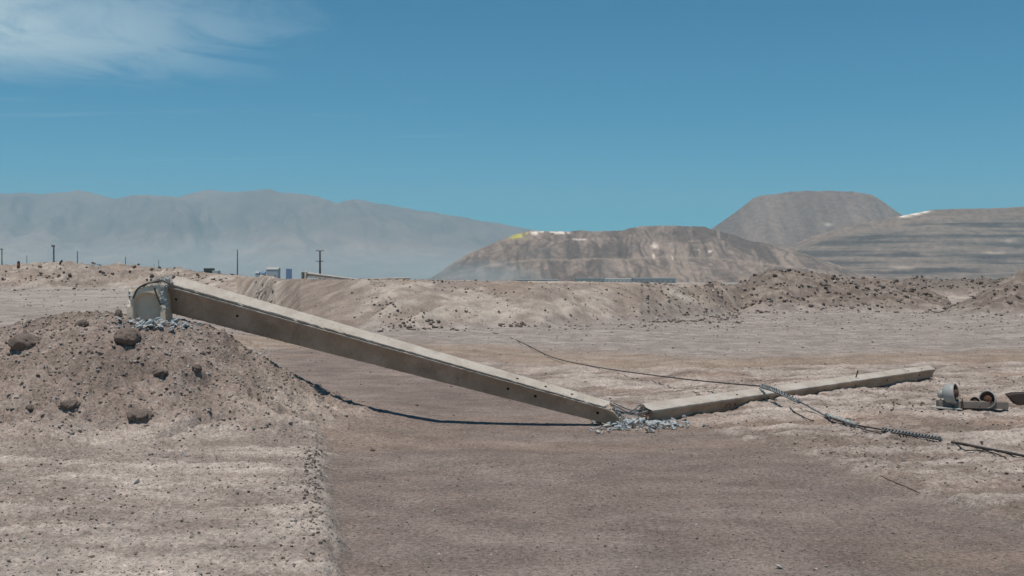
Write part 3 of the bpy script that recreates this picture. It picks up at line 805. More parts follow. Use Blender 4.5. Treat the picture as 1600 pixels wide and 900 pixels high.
# gravel scattered over everything: one object
def gravel():
    bm = bmesh.new(); bmesh.ops.create_icosphere(bm, subdivisions=1, radius=1.0)
    bv = np.array([v.co[:] for v in bm.verts]); bf = np.array([[v.index for v in f.verts] for f in bm.faces]); bm.free()
    var = []
    for i in range(14):
        g = np.random.default_rng(i)
        var.append(bv * g.uniform(.6, 1.15, (len(bv), 1)) * np.array([1, .85, .62]))
    pts = []
    def sample(n, pxr, yr, smin, smax, pw, keep=None, dark=0.6):
        px = rng.uniform(pxr[0], pxr[1], n); Y = np.sqrt(rng.uniform(yr[0] ** 2, yr[1] ** 2, n))
        X = (px - 800) / FPX * Y
        s = smin + (smax - smin) * rng.random(n) ** pw
        k = np.ones(n, bool)
        if keep is not None: k = keep(X, Y, px)
        pts.append(np.stack([X, Y, s, (rng.random(n) < dark).astype(float)], -1)[k])
    cl = lambda X, Y, px: fbm(X * 0.9, Y * 0.9, 3, 610) + rng.uniform(-.5, .5, len(X)) > 0.0
    onm = lambda X, Y, px: terrain(X, Y) > 0.16 + 0.75 * rng.random(len(X)) ** 2
    sample(8000, (-150, 1750), (5.6, 13), .003, .013, 3.5, None, .4)                       # everywhere near
    sample(16000, (-100, 1700), (5.4, 10.5), .0025, .008, 2.4, None, .35)
    sample(9000, (-150, 600), (9.6, 14.5), .004, .026, 3.2, onm, .40)
    sample(9000, (-150, 600), (9.6, 14.5), .006, .030, 2.6, onm, .10)                        # the mound
    sample(2600, (0, 520), (5.8, 11), .004, .018, 3.4, cl, .45)
    sample(450, (440, 508), (6.2, 11), .005, .018, 2.6, cl, .65)                         # edge of the shelf
    sample(260, (474, 503), (7.6, 10.3), .006, .022, 2.2, None, .75)
    sample(7500, (1040, 1800), (6.5, 17), .004, .022, 2.6, lambda X, Y, px: (px > np.interp(HOR + FPX * 1.7 / Y, [600, 665, 720, 830, 1000], [960, 1100, 1300, 1600, 2000])) & cl(X, Y, px), .7)
    sample(5500, (430, 1750), (14, 34), .005, .030, 4.0, cl, .40)
    sample(3600, (-100, 430), (18, 62), .010, .055, 4.0, cl, .4)
    sample(3200, (400, 1160), (34.5, 42), .012, .06, 3.8, lambda X, Y, px: ((px < 430) | (px > 560)) & cl(X, Y, px), .6)
    sample(260, (590, 730), (34, 37), .015, .09, 3.0, cl, .75)
    sample(700, (1000, 1160), (40, 52), .02, .10, 2.4, None, .8)
    sample(2600, (1100, 1500), (51, 60), .02, .16, 3.2, cl, .65)
    sample(700, (1480, 1750), (46, 55), .02, .12, 3.6, cl, .65)
    sample(1500, (1160, 1750), (34, 54), .015, .06, 3.5, None, .5)
    sample(2600, (-100, 400), (56, 70), .015, .13, 3.4, cl, .6)
    sample(1400, (330, 1160), (36, 46), .015, .07, 3.2, cl, .5)
    sample(380, (1380, 1600), (122, 132), .05, .22, 2.5, None, .8)
    A = np.concatenate(pts)
    z = terrain(A[:, 0], A[:, 1])
    V = []; F = []; C = []; off = 0
    cA = np.array([[.10, .08, .07], [.155, .122, .104], [.12, .112, .106]]); cB = np.array([[.27, .23, .20], [.37, .335, .30], [.22, .18, .155]])
    for (x, y, s, d), zz in zip(A, z):
        v = var[rng.integers(14)]; a = rng.uniform(0, 6.283); c_, s_ = math.cos(a), math.sin(a)
        vx = v[:, 0] * c_ - v[:, 1] * s_; vy = v[:, 0] * s_ + v[:, 1] * c_
        V.append(np.stack([x + vx * s, y + vy * s, zz + s * .22 + v[:, 2] * s], -1)); F.append(bf + off); off += len(v)
        c = (cA if d > .5 else cB)[rng.integers(3)] * rng.uniform(.8, 1.2)
        C.append(np.repeat(c[None, :], len(v), 0))
    m, N, b = new_mat('gravel', 0.95)
    at = N.n('ShaderNodeVertexColor', layer_name='soil'); g = N.n('ShaderNodeNewGeometry')
    k = N.maprange(N.noise(g.outputs['Position'], 60.0, 3), .3, .7, .8, 1.2)
    x = N.n('ShaderNodeVectorMath', operation='SCALE'); N.l(at.outputs[0], x.inputs[0]); N.l(k, x.inputs[3])
    N.l(x.outputs[0], b.inputs['Base Color'])
    o = np_mesh('gravel', np.concatenate(V), np.concatenate(F), m, False, np.concatenate(C))
    o['kind'] = 'stuff'
gravel()


def rocks(n, fn, lo, hi, label, group):
    for _ in range(n):
        p = ray_ground(*fn()); s = (lo + (hi - lo) * rr.random() ** 2) * p.y / FPX
        put('rock', rr.choice(ROCKM), p, s, rr, label, 'rock', group, 0.3)


U = rr.uniform
rocks(26, lambda: (U(605, 690), U(494, 516)), 2.5, 6, 'dark rock in the scatter at the berm foot right of the ramp', 'rocks at the foot of the berm')
rocks(20, lambda: (U(780, 900), U(506, 512)), 2, 5.5, 'dark lump in the row along the middle of the berm foot', 'dark lumps along the berm foot')
rocks(34, lambda: (U(396, 428), U(440, 492)), 1.8, 5, 'dark rock on the steep shoulder left of the ramp', 'rocks on the ramp shoulder')
rocks(30, lambda: (U(580, 1150), U(452, 496)), 1.6, 3.6, 'small dark rock on the face of the long berm', 'rocks on the berm face')
rocks(55, lambda: (U(1150, 1450), U(430, 486)), 2, 5.5, 'dark rock on the rough spoil heap at the right', 'rocks on the spoil heap')
rocks(24, lambda: (U(1510, 1600), U(440, 488)), 2, 6, 'dark rock on the spoil heap cut by the right edge', 'rocks on the right edge heap')
rocks(34, lambda: (U(0, 330), U(418, 440)), 1.6, 5.5, 'dark rock on the rubble bank at the far left', 'rocks on the left bank')
rocks(18, lambda: (U(0, 420), U(445, 480)), 1.2, 3, 'small dark stone on the pale plain behind the mound', 'stones on the pale plain')
rocks(30, lambda: (U(760, 1600), U(505, 545)), 1.2, 3, 'small dark stone on the plain behind the poles', 'stones behind the poles')
rocks(26, lambda: (U(1290, 1480), U(625, 645)), 1.5, 4, 'dark stone in the loose strip between upper pole and insulators', 'stones beside the upper pole')
rocks(14, lambda: (U(476, 500), U(770, 838)), 2, 4.5, 'dark stone on the crumbling edge of the road', 'stones on the road edge')
p = ray_ground(582, 705); put('rock', ROCKM[2], p, .035, rr, 'dark rock alone at the left side of the road', 'rock', None, .2)


# ------------------------------------------------------------------ concrete pole pieces
def frame(P0, P1, roll):
    a = (P1 - P0).normalized()
    hz = Vector((a.y, -a.x, 0)).normalized() * -1            # horizontal, away from the camera
    if hz.y < 0: hz = -hz
    up = a.cross(hz); up = up if up.z > 0 else -up
    back = (hz * math.cos(roll) + up * math.sin(roll)).normalized()
    down = (hz * math.sin(roll) - up * math.cos(roll)).normalized()
    return a, back, down


# section of the pole: (inset from the front face as part of width, drop as part of height)
SECT = [(1.0, 0.0), (0.82, 0.0), (0.5, 0.0), (0.2, 0.0), (0.030, 0.0), (0.010, 0.012), (0.014, 0.062), (0.085, 0.066), (0.085, 0.098), (-0.035, 0.106), (-0.032, 0.150),
        (0.020, 0.185), (0.045, 0.30), (0.060, 0.46), (0.060, 0.60), (0.042, 0.74), (0.005, 0.90), (-0.004, 0.985), (0.02, 1.0), (0.5, 1.0), (0.98, 1.0), (1.0, 0.985),
        (1.0, 0.86), (0.92, 0.72), (0.90, 0.5), (0.92, 0.28), (1.0, 0.15)]
SECT2 = [(1.0, 0.0), (0.82, 0.0), (0.5, 0.0), (0.2, 0.0), (0.03, 0.0), (0.0, 0.03), (-0.004, 0.12), (0.0, 0.24), (0.035, 0.30), (0.055, 0.42), (0.055, 0.60), (0.03, 0.72), (0.0, 0.80),
         (0.0, 0.97), (0.03, 1.0), (0.5, 1.0), (0.97, 1.0), (1.0, 0.97), (1.0, 0.5)]


def pole_body(name, P0, P1, roll, h, wd, sect, n, mat, parent, rag0=0.0, rag1=0.0, chip=0.004, web=None):
    a, back, down = frame(P0, P1, roll); L = (P1 - P0).length; g = random.Random(len(name) + n)
    verts = []; faces = []; k = len(sect)
    rg = [0.9 * (1 - d) + 0.35 * g.random() for b, d in sect]
    top_chip = [max(0, g.gauss(-0.4, 0.6)) for _ in range(n + 1)]
    for i in range(n + 1):
        s = i / n; hh = h[0] + (h[1] - h[0]) * s; ww = wd[0] + (wd[1] - wd[0]) * s
        for j, (b, d) in enumerate(sect):
            off = 0.0
            if i == 0: off = -rag0 * (g.random() * (0.5 + 0.5 * b))
            off -= rag1 * rg[j] * max(0.0, (s - 0.85) / 0.15)
            q = P0 + a * (L * s + off) + back * (b * ww) + down * (d * hh)
            if d < 0.02 and b < 0.05: q += down * chip * top_chip[i] + back * chip * top_chip[i]
            q += back * g.gauss(0, chip * .12) + down * g.gauss(0, chip * .12)
            verts.append(q - P0)
    for i in range(n):
        for j in range(k):
            faces.append((i * k + j, i * k + (j + 1) % k, (i + 1) * k + (j + 1) % k, (i + 1) * k + j))
    faces.append(tuple(range(k))); faces.append(tuple(n * k + j for j in range(k - 1, -1, -1)))
    me = bpy.data.meshes.new(name); me.from_pydata([tuple(v) for v in verts], [], faces)
    bm = bmesh.new(); bm.from_mesh(me); bmesh.ops.recalc_face_normals(bm, faces=bm.faces[:]); bm.to_mesh(me); bm.free()
    o = add_obj(name, me, mat, parent)
    if web:                                            # below the cap strip, shade and ground bounce are put into a browner colour
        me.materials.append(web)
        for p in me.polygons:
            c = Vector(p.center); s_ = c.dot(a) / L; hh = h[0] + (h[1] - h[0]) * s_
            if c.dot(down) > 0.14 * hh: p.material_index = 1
    return o, a, back, down, L


def drill(o, holes, r):
    """sink real bolt holes: holes = list of (centre local, inward direction, depth)"""
    mb = MB()
    for c, d, dep in holes:
        mb.tube([c - d * 0.06, c + d * dep], r, 10)
    cut = mb.build('hole_cutter', M_HOLE, o.parent)
    o.data.materials.append(M_HOLE)
    md = o.modifiers.new('holes', 'BOOLEAN'); md.operation = 'DIFFERENCE'; md.object = cut; md.solver = 'EXACT'
    try: md.material_mode = 'TRANSFER'
    except Exception: pass
    bpy.context.view_layer.update()
    dg = bpy.context.evaluated_depsgraph_get()
    me = bpy.data.meshes.new_from_object(o.evaluated_get(dg))
    o.modifiers.clear()
    pass
    if len(me.polygons) > 50: o.data = me
    me_c = cut.data; bpy.data.objects.remove(cut); bpy.data.meshes.remove(me_c)


def s_for_px(P0, P1, px):
    best = 0; bd = 1e9
    for k in range(401):
        q = P0.lerp(P1, k / 400); d = abs(w2px(q)[0] - px)
        if d < bd: bd, best = d, k / 400
    return best


# long piece, leaning from the stump down to the break
A0, A1 = px2w(264, 442.5, 12.86), px2w(990, 648.3, 12.32)
RO = R(22)
long_pole = empty('fallen_pole', A0, 'long tapered concrete pole leaning from the stump on the mound down to the road', 'concrete pole')
HA, WA = (0.385, 0.20), (0.225, 0.155)
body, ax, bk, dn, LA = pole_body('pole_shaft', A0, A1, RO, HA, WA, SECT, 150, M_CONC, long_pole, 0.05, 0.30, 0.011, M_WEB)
hl = []
for px in (277, 372, 468, 560, 640, 720, 797, 839, 937):
    s = s_for_px(A0, A1, px); hh = HA[0] + (HA[1] - HA[0]) * s; ww = WA[0] + (WA[1] - WA[0]) * s
    if px in (277, 372, 797, 839, 937): hl.append((ax * LA * s + dn * hh * 0.5 + bk * ww * 0.0, bk, 0.13))
for px in (807, 850, 892):
    s = s_for_px(A0, A1, px); ww = WA[0] + (WA[1] - WA[0]) * s
    hl.append((ax * LA * s + bk * ww * 0.45, dn, 0.08))
drill(body, hl, 0.017)
# shattered end and bars at the break
def shards(name, c, n, spread, lo, hi, mat, parent, seed):
    g = random.Random(seed)
    for _ in range(n):
        o = bpy.data.objects.new(name, CHUNK[g.choice((1, 2, 4, 5, 7, 8)) if mat is M_BROKEN else g.choice((0, 3, 6))]); COL.objects.link(o); o.parent = parent
        s_ = lo + (hi - lo) * g.random() ** 1.5
        o.location = c(g); o.scale = (s_, s_ * g.uniform(.7, 1.1), s_); o.rotation_euler = (g.uniform(0, 6), g.uniform(0, 6), g.uniform(0, 6))
endc = ax * LA
shards('concrete_chip', lambda g: endc + (lambda q: ax * (-0.30 * (1 - q) + g.uniform(-.05, .05)) + dn * (q * .19))(g.random()) + bk * g.uniform(0.0, 0.19), 60, None, .012, .034, M_BROKEN, long_pole, 31)
shards('concrete_chip', lambda g: endc + ax * g.uniform(-0.08, 0.06) + bk * g.uniform(0.02, 0.18) + dn * (0.13 + g.uniform(-.03, .06)), 16, None, .016, .04, M_CLOD, long_pole, 32)

# upper piece, pointing up and away to the right
B0, B1 = px2w(1021, 641, min(ray_ground(1021, 663).y, 12.8)), px2w(1462, 576.5, ray_ground(1462, 593.6).y)
up_pole = empty('fallen_pole', B0, 'slimmer upper piece of the concrete pole lying from the break towards the insulators', 'concrete pole')
HB_, WB_ = (0.205, 0.145), (0.17, 0.13)
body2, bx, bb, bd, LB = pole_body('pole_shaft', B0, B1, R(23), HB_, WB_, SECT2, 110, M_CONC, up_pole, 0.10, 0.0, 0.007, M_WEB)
hl = []
for px in (1153, 1198, 1245, 1292, 1341, 1390, 1440):
    s = s_for_px(B0, B1, px); hh = HB_[0] + (HB_[1] - HB_[0]) * s
    hl.append((bx * LB * s + bd * hh * 0.5, bb, 0.09))
for px in (1158, 1425, 1445):
    s = s_for_px(B0, B1, px); ww = WB_[0] + (WB_[1] - WB_[0]) * s
    hl.append((bx * LB * s + bb * ww * 0.45, bd, 0.06))
drill(body2, hl, 0.016)
s = s_for_px(B0, B1, 1345); c = bx * LB * s + bb * 0.08
m_ = MB(); m_.tube([c, c - bd * 0.05, c - bd * 0.11 - bx * 0.012], [.010, .009, .011], 8); m_.build('step_bolt', M_RUST, up_pole)
# faded red ring painted on the side
s = s_for_px(B0, B1, 1142); c = bx * LB * s + bd * (HB_[0] * .55) - bb * 0.004
m_ = MB(); ring = [c + (bx * math.cos(t) + bd * math.sin(t)) * 0.045 for t in [math.pi * (0.95 + 1.15 * k / 16) for k in range(17)]]
m_.tube(ring, 0.006, 6); m_.build('painted_mark', M_PINK, up_pole)
shards('concrete_chip', lambda g: bx * g.uniform(-.07, .05) + bb * g.uniform(0, .2) + bd * g.uniform(0, .15), 26, None, .010, .026, M_BROKEN, up_pole, 41)
# reinforcement bars bridging the break belong to the long piece
for k in range(7):
    g = random.Random(70 + k)
    st_ = A0 + endc - ax * 0.25 + bk * g.uniform(.02, .2) + dn * g.uniform(0.0, .08)
    en = B0 + bb * g.uniform(.0, .2) + bd * g.uniform(0.0, .05) + bx * g.uniform(-.02, .08)
    mid = st_.lerp(en, .5) + Vector((0, g.uniform(-.03, .03), -g.uniform(.03, .08)))
    if k >= 5: st_ = A0 + endc + dn * .13 - ax * 0.02; mid = st_.lerp(en, .5) + Vector((0, -.02, .0))
    m_ = MB(); m_.tube([q - A0 for q in spline([st_, mid, en], 8)], .0065, 6); m_.build('rebar', M_STEEL if k < 5 else M_RUST, long_pole)

# ------------------------------------------------------------------ the stump
SB = px2w(235, 503, 12.86); SB.z -= 0.10
stump = empty('pole_stump', SB, 'snapped concrete pole stump standing in grey rubble on top of the mound', 'pole stump')
H0 = 0.60


def build_stump():
    # H section seen along its web: flanges left and right, rounded recess between
    n = 44; m = 46; W, D = 0.435, 0.34
    def top(x):
        t = x / W + 0.5
        return float(np.interp(t, [0, .04, .10, .18, .30, .45, .60, .72, .80, .88, .95, 1.0], [.41, .43, .42, .38, .40, .43, .445, .45, .45, .44, .41, .33])) - 0.02
    def depth(x, z):
        # recess of the front face
        t = abs(x - 0.005) / (0.155)
        arch = 0.215
        zz = (z - arch) / 0.13
        q = max(t, 0) if zz < 0 else math.hypot(t, zz)
        return 0.085 * float(smooth(np.array((1.02 - q) / 0.16)))
    verts = []; faces = []; g = random.Random(5)
    for side in (0, 1):
        for i in range(n + 1):
            x = -W / 2 + W * i / n
            for j in range(m + 1):
                z = (top(x) + 0.1 + g.uniform(-.008, .008) * (j == m)) * j / m - 0.0
                jag = 0.0
                if j > m * .55:
                    tt = x / W + .5
                    edge = max(0, 1 - tt / .16) + max(0, 1 - (1 - tt) / .20)
                    jag = edge * 0.11 * (0.5 + 0.5 * vnoise(np.array([x * 30]), np.array([z * 22]), 700)[0]) * smooth(np.array((z - .27) / .12))
                y = -D / 2 + depth(x, z - 0.1) + float(jag) if side == 0 else D / 2 - depth(x, z - 0.1)
                verts.append((x, y, z))
    s1 = (n + 1) * (m + 1)
    for i in range(n):
        for j in range(m):
            a = i * (m + 1) + j
            faces.append((a, a + m + 1, a + m + 2, a + 1))
            b = a + s1; faces.append((b, b + 1, b + m + 2, b + m + 1))
        a = i * (m + 1) + m; faces.append((a, a + m + 1, a + m + 1 + s1, a + s1))
    for i in (0, n):
        for j in range(m):
            a = i * (m + 1) + j; faces.append((a, a + 1, a + 1 + s1, a + s1))
    mb = MB(); mb.add(verts, faces)
    o = mb.build('stump_body', M_STUB, stump); o.rotation_euler = (0, R(-1), R(4))
    rot = Matrix.Rotation(R(4), 3, 'Z')
    def crumb(g):
        x = g.uniform(-.5, .5) * W
        if g.random() < .55:
            side = -1 if g.random() < .42 else 1
            x = side * W * g.uniform(.36, .5); z = g.uniform(.28 if side < 0 else .24, top(x) + .045)
            return rot @ Vector((x, g.uniform(-D / 2 - .004, -D / 2 + .03), z + .02))
        return rot @ Vector((x, g.uniform(-D / 2, D / 2), top(x) + .10 + g.uniform(-.02, .012)))
    shards('concrete_chip', crumb, 66, None, .016, .048, M_BROKEN, stump, 51)
    # lump of broken concrete still hanging on the bars between stump and pole
    shards('concrete_chip', lambda g: Vector((.19 + g.gauss(0, .05), -.06 + g.gauss(0, .06), .585 + g.gauss(0, .022))), 30, None, .016, .040, M_BROKEN, stump, 52)
    for k in range(6):
        g = random.Random(90 + k); y = -D / 2 - .006 + k * .05
        pts = [Vector((-.15 + .02 * k, y, .38 + .01 * k)), Vector((-.11, y, .475)), Vector((-.03, y - .004, .535 + .006 * k)), Vector((.08, y - .006, .565)), Vector((.17, y, .585 + .01 * g.random())), Vector((.27, y, .55))]
        m_ = MB(); m_.tube([rot @ q for q in spline(pts, 6)], .010, 6); m_.build('rebar', M_CABLE if k % 2 == 0 else M_STEEL, stump)
    m_ = MB(); m_.tube([rot @ q for q in spline([Vector((.09, -D / 2 - .012, .50)), Vector((.125, -D / 2 - .018, .40)), Vector((.165, -D / 2 - .012, .30))], 6)], .009, 6)
    m_.build('rebar', M_CABLE, stump)


build_stump()

# ------------------------------------------------------------------ guy wire with spiral wraps
def path_px(pts, lift=0.012):
    """(px, py, Y or None for on-the-ground)"""
    out = []
    for q in pts:
        if len(q) > 2 and q[2]: out.append(px2w(q[0], q[1], q[2]))
        else:
            g = ray_ground(q[0], q[1]); out.append(g + Vector((0, 0, lift)))
    return out


def helix(pts, r, wire, turns, mat, name, parent, strands=2, n=10):
    sp = spline(pts, 60); tot = len(sp) - 1
    mb = MB()
    for sgn in range(strands):
        ph0 = 2 * math.pi * sgn / strands; v = []
        steps = int(turns * n)
        for k in range(steps + 1):
            f = k / steps * tot; i = min(int(f), tot - 1); p = sp[i].lerp(sp[i + 1], f - i)
            t = (sp[min(i + 1, tot)] - sp[max(i - 1, 0)]).normalized()
            e1 = t.cross(Vector((0, 0, 1))).normalized(); e2 = t.cross(e1)
            a = ph0 + 2 * math.pi * turns * k / steps
            v.append(p + (e1 * math.cos(a) + e2 * math.sin(a)) * r)
        mb.tube(v, wire, 6)
    return mb.build(name, mat, parent, True)


guy = empty('guy_wire', ray_ground(1190, 660), 'twisted grey guy wire with spiral grips crossing over the upper pole piece', 'guy wire')
gl = guy.location
YX = (B0 + bx * LB * s_for_px(B0, B1, 1190)).y + 0.12
Y1 = ray_ground(1292, 655).y
far_pts = path_px([(770, 520), (800, 529), (826, 541), (850, 553.5)], .01) + [px2w(880, 563, 21.4), px2w(950, 576.5, 19.4), px2w(1050, 590, YX + 2.6), px2w(1120, 597.5, YX + 1.2), px2w(1190, 603.5, YX)]
m_ = MB(); m_.tube([q - gl for q in spline(far_pts, 10)], .0095, 6); m_.build('strand', M_CABLE, guy, True)
mid_pts = [px2w(1190, 603.5, YX), px2w(1205, 607.5, YX - .3), px2w(1225, 616, YX + (Y1 - YX) * .42), px2w(1250, 628, YX + (Y1 - YX) * .65), px2w(1272, 640, YX + (Y1 - YX) * .85), px2w(1292, 651, Y1)]
m_ = MB(); m_.tube([q - gl for q in spline(mid_pts, 10)], .009, 6); m_.build('strand', M_STEEL, guy, True)
helix([q - gl for q in mid_pts[:4]], .022, .0095, 8, M_STEEL, 'spiral_grip', guy)
tail = [mid_pts[-1]] + [px2w(a_, b_, ray_ground(a_, b_ + 4).y) for a_, b_ in ((1312, 657.5), (1345, 666), (1378, 672.5), (1425, 679.5), (1471, 686))]
for q in tail: q.z = max(q.z, gz(q.x, q.y) + .03)
m_ = MB(); m_.tube([q - gl for q in spline(tail[:4], 10)], .008, 6); m_.build('strand', M_CABLE, guy, True)
helix([q - gl for q in tail[3:]], .018, .0085, 9, M_STEEL, 'spiral_grip', guy)
# loops hanging off the second grip
for x0, x1 in ((1404, 1412), (1413, 1421), (1424, 1433)):
    q0 = px2w(x0, 677, tail[4].y + .1); q1 = px2w(x1, 679, tail[4].y + .05); mid = q0.lerp(q1, .5) + Vector((0, -.03, -.045))
    m_ = MB(); m_.tube([q - gl for q in spline([q0, mid, q1], 6)], .006, 6); m_.build('wire_loop', M_CABLE, guy, True)
# strain insulator and clamps in the middle of the wire
cA, cB = px2w(1293, 651.5, Y1), px2w(1337, 664, ray_ground(1337, 669).y)
for q in (cA, cB): q.z = max(q.z, gz(q.x, q.y) + .035)
d_ = (cB - cA); Lc = d_.length
m_ = MB(); prof = [(0, .006), (0, .018)]
for k in range(6):
    t = Lc * (.12 + .76 * k / 5)
    prof += [(t - .020, .016), (t - .006, .028), (t + .008, .028), (t + .016, .016)]
prof += [(Lc, .018), (Lc, .004)]
m_.lathe(cA - gl, d_, prof, 14); m_.build('strain_insulator', M_PORC, guy, True)
m_ = MB(); g = random.Random(8)
for k in range(9):
    t = k / 8; q = cA.lerp(cB, t) - gl
    m_.tube(spline([q + Vector((g.gauss(0, .02), g.gauss(0, .02), g.gauss(.0, .02))), q + Vector((g.gauss(.03, .04), g.uniform(-.12, -.02), -.02 + g.gauss(0, .015))), q + Vector((g.gauss(.09, .04), g.uniform(-.1, .02), g.gauss(-.01, .02)))], 6), .005, 5)
m_.build('tangled_wire', M_CABLE, guy, True)
m_ = MB(); m_.box(cA - gl - d_.normalized() * .02, .05, .04, .045, d_.to_track_quat('X', 'Z').to_matrix(), .006); m_.build('clamp', M_STEEL, guy)

tag_wire = []
def wire(pts, rad, mat, label, name='loose_wire', lift=.012, n=8):
    v = path_px(pts, lift); sp = spline(v, n)
    for q in sp: q.z = max(q.z, gz(q.x, q.y) + rad * .7)
    b = sp[0].copy(); m_ = MB(); m_.tube([q - b for q in sp], rad, 6); o = m_.build(name, mat, None, True); o.location = b
    return tag(o, label, 'wire')


wire([(1487, 693), (1505, 696), (1540, 703), (1575, 710), (1610, 717), (1660, 727)], .013, M_CABLE, 'thick dark cable coming out of the sand and leaving at the right edge', 'steel_cable', .012)
wire([(1493, 694), (1500, 700), (1508, 705), (1530, 706), (1550, 709), (1562, 713), (1572, 718)], .006, M_CABLE, 'thin bent wire lying just below the thick dark cable at right', lift=.008)
wire([(1234, 638), (1242, 646), (1254, 653), (1266, 658), (1272, 659)], .006, M_CABLE, 'short dark kinked wire on the sand in front of the upper pole')
wire([(1312, 664), (1335, 668), (1352, 674), (1377, 680)], .006, M_CABLE, 'straight dark wire lying under the strain insulator')
wire([(1375, 744), (1395, 753), (1415, 761), (1437, 771)], .003, M_RUST, 'thin dark wire along the edge of the road at right', lift=.003)
wire([(1082, 612), (1092, 617), (1100, 622), (1106, 625)], .005, M_CABLE, 'short thin wire on the ground behind the upper pole', lift=.01)
q0 = B0 + bx * LB * s_for_px(B0, B1, 1205) + bd * .17
v = [q0, q0 + Vector((.03, -.03, -.03)), q0 + Vector((.02, -.07, -.07)), q0 + Vector((.07, -.09, -.09)), q0 + Vector((.10, -.10, -.06)), q0 + Vector((.08, -.08, -.04))]
for q in v: q.z = max(q.z, gz(q.x, q.y) + .012)
m_ = MB(); m_.tube([q - q0 for q in spline(v, 8)], .009, 6); o = m_.build('loose_wire', M_CABLE, None, True); o.location = q0
tag(o, 'dark hooked wire hanging below the spiral grip on the upper pole', 'wire')

# ------------------------------------------------------------------ crossarm with insulators at the right
YA = ray_ground(1515, 639).y
arm_o = px2w(1515, 632, YA); arm_o.z = gz(arm_o.x, arm_o.y)
arm = empty('crossarm', arm_o, 'dusty crossarm with three hollow grey porcelain insulators lying on the sand at right', 'crossarm')
K = YA / FPX
def ap(px, py, dy=0.0): return px2w(px, py, YA + dy) - arm_o
m_ = MB(); m_.box(ap(1519, 632), 108 * K, .11, 11 * K, Matrix.Rotation(R(1.0), 3, 'Y'), .006); m_.build('beam', M_BOARD, arm)
m_ = MB(); m_.box(ap(1478, 637.6, -.10), 46 * K, .10, 2.0 * K, Matrix.Rotation(R(4), 3, 'Y'), .002); m_.build('brace_plate', M_SHEDP, arm)
# big bell insulator lying on its side, mouth to the right
bell = [(0, .0), (0, .036), (.008, .044), (.052, .045), (.058, .040), (.060, .056), (.070, .086), (.092, .106), (.15, .112), (.19, .110), (.197, .104), (.19, .098)]
lining = [(.19, .098), (.15, .094), (.11, .085), (.095, .060), (.09, .0)]
core = [(.09, .0), (.09, .045), (.15, .047), (.154, .066), (.172, .066), (.176, .045), (.21, .040), (.212, .0)]
cup = [(0, .0), (0, .05), (.02, .085), (.055, .104), (.085, .108), (.090, .102), (.084, .096)]
cupin = [(.084, .096), (.055, .090), (.030, .070), (.020, .0)]
rib = [(.03, .0), (.03, .030), (.060, .034), (.064, .052), (.074, .052), (.076, .030), (.10, .026), (.10, 0)]
def insul(px, py, axis, sc, outer, inner, post, dy=.02):
    q = ap(px, py, dy)
    m_ = MB(); m_.lathe(q, axis, [(a * sc, b * sc) for a, b in outer], 26); o = m_.build('insulator', M_PORC, arm, True)
    m_ = MB(); m_.lathe(q, axis, [(a * sc, b * sc) for a, b in inner], 26); m_.build('hollow_inside', M_PORCIN, o, True)
    m_ = MB(); m_.lathe(q, axis, [(a * sc, b * sc) for a, b in post], 20); m_.build('pin', M_RUST, o, True)
    return o
insul(1466, 616, (1, -.75, .16), 1.06, bell, lining, core)
insul(1526, 629, (-1, -.95, .22), .62, cup, cupin, rib)
insul(1548, 625.5, (-1, -.75, .22), 1.0, cup, cupin, rib)
for px, py0, py1 in ((1490, 631, 637), (1503.5, 623, 641)):
    m_ = MB(); b0, b1 = ap(px, py0, -.075), ap(px, py1, -.075)
    m_.tube([b0, b1], .007, 8); o = m_.build('bolt', M_RUST, arm)
    m_ = MB(); m_.tube([b0 + Vector((0, 0, .0)), b0 + Vector((0, 0, .014))], .019, 6); m_.build('nut', M_SHEDP, o)

YC = ray_ground(1595, 637).y
ch_o = px2w(1600, 634, YC); ch_o.z = gz(ch_o.x, ch_o.y)
m_ = MB()
ca = px2w(1577, 618.5, YC) - ch_o
prof = [(0, 0, 0), (.16, 0, -.105)]
e = [Vector((0, 0, 0)), Vector((.10, 0, -.115)), Vector((.14, .0, -.115)), Vector((1.5, 0, -.04)), Vector((1.5, 0, .075)), Vector((.08, 0, .02))]
vv = [ca + q for q in e] + [ca + q + Vector((0, .13, .012)) for q in e]
nn = len(e); m_.add(vv, [tuple(range(nn)), tuple(range(2 * nn - 1, nn - 1, -1))] + [(i, (i + 1) % nn, nn + (i + 1) % nn, nn + i) for i in range(nn)])
o = m_.build('steel_beam', M_DARKST); o.location = ch_o
tag(o, 'dark steel beam end cut by the right edge beside the crossarm', 'steel beam')

# ------------------------------------------------------------------ things on the berm and beyond
# second fallen pole on the crest
YB = 75.0
bs = px2w(474, 434, YB); bs.z = gz(bs.x, bs.y)
st2 = empty('pole_stump', bs, 'small dark distant stump at the upper end of the fallen pole on the berm crest', 'pole stump')
m_ = MB(); m_.box((-.03, 0, .22), .16, .3, .66, None, .02); m_.build('stump_body', M_GREYPOLE, st2)
m_ = MB(); m_.box((.17, 0, .26), .14, .3, .70, Matrix.Rotation(R(4), 3, 'Y'), .03); m_.build('stump_body', M_STUB, st2)
C0, C1 = px2w(479, 426.5, YB), px2w(566, 437.5, YB - 1)
f2 = empty('fallen_pole', C0, 'distant concrete pole fallen along the berm crest under the crossarm pole', 'concrete pole')
pole_body('pole_shaft', C0, C1, R(8), (.30, .16), (.32, .24), SECT2, 20, M_CONC, f2, .02, .05, .004)
C0, C1 = px2w(580, 435.4, YB), px2w(641, 434.2, YB)
f3 = empty('fallen_pole', C0, 'pale pole piece lying flat on the berm crest right of the distant fallen pole', 'concrete pole')
pole_body('pole_shaft', C0, C1, R(8), (.15, .14), (.24, .2), SECT2, 12, M_CONC, f3, .02, .03, .004)
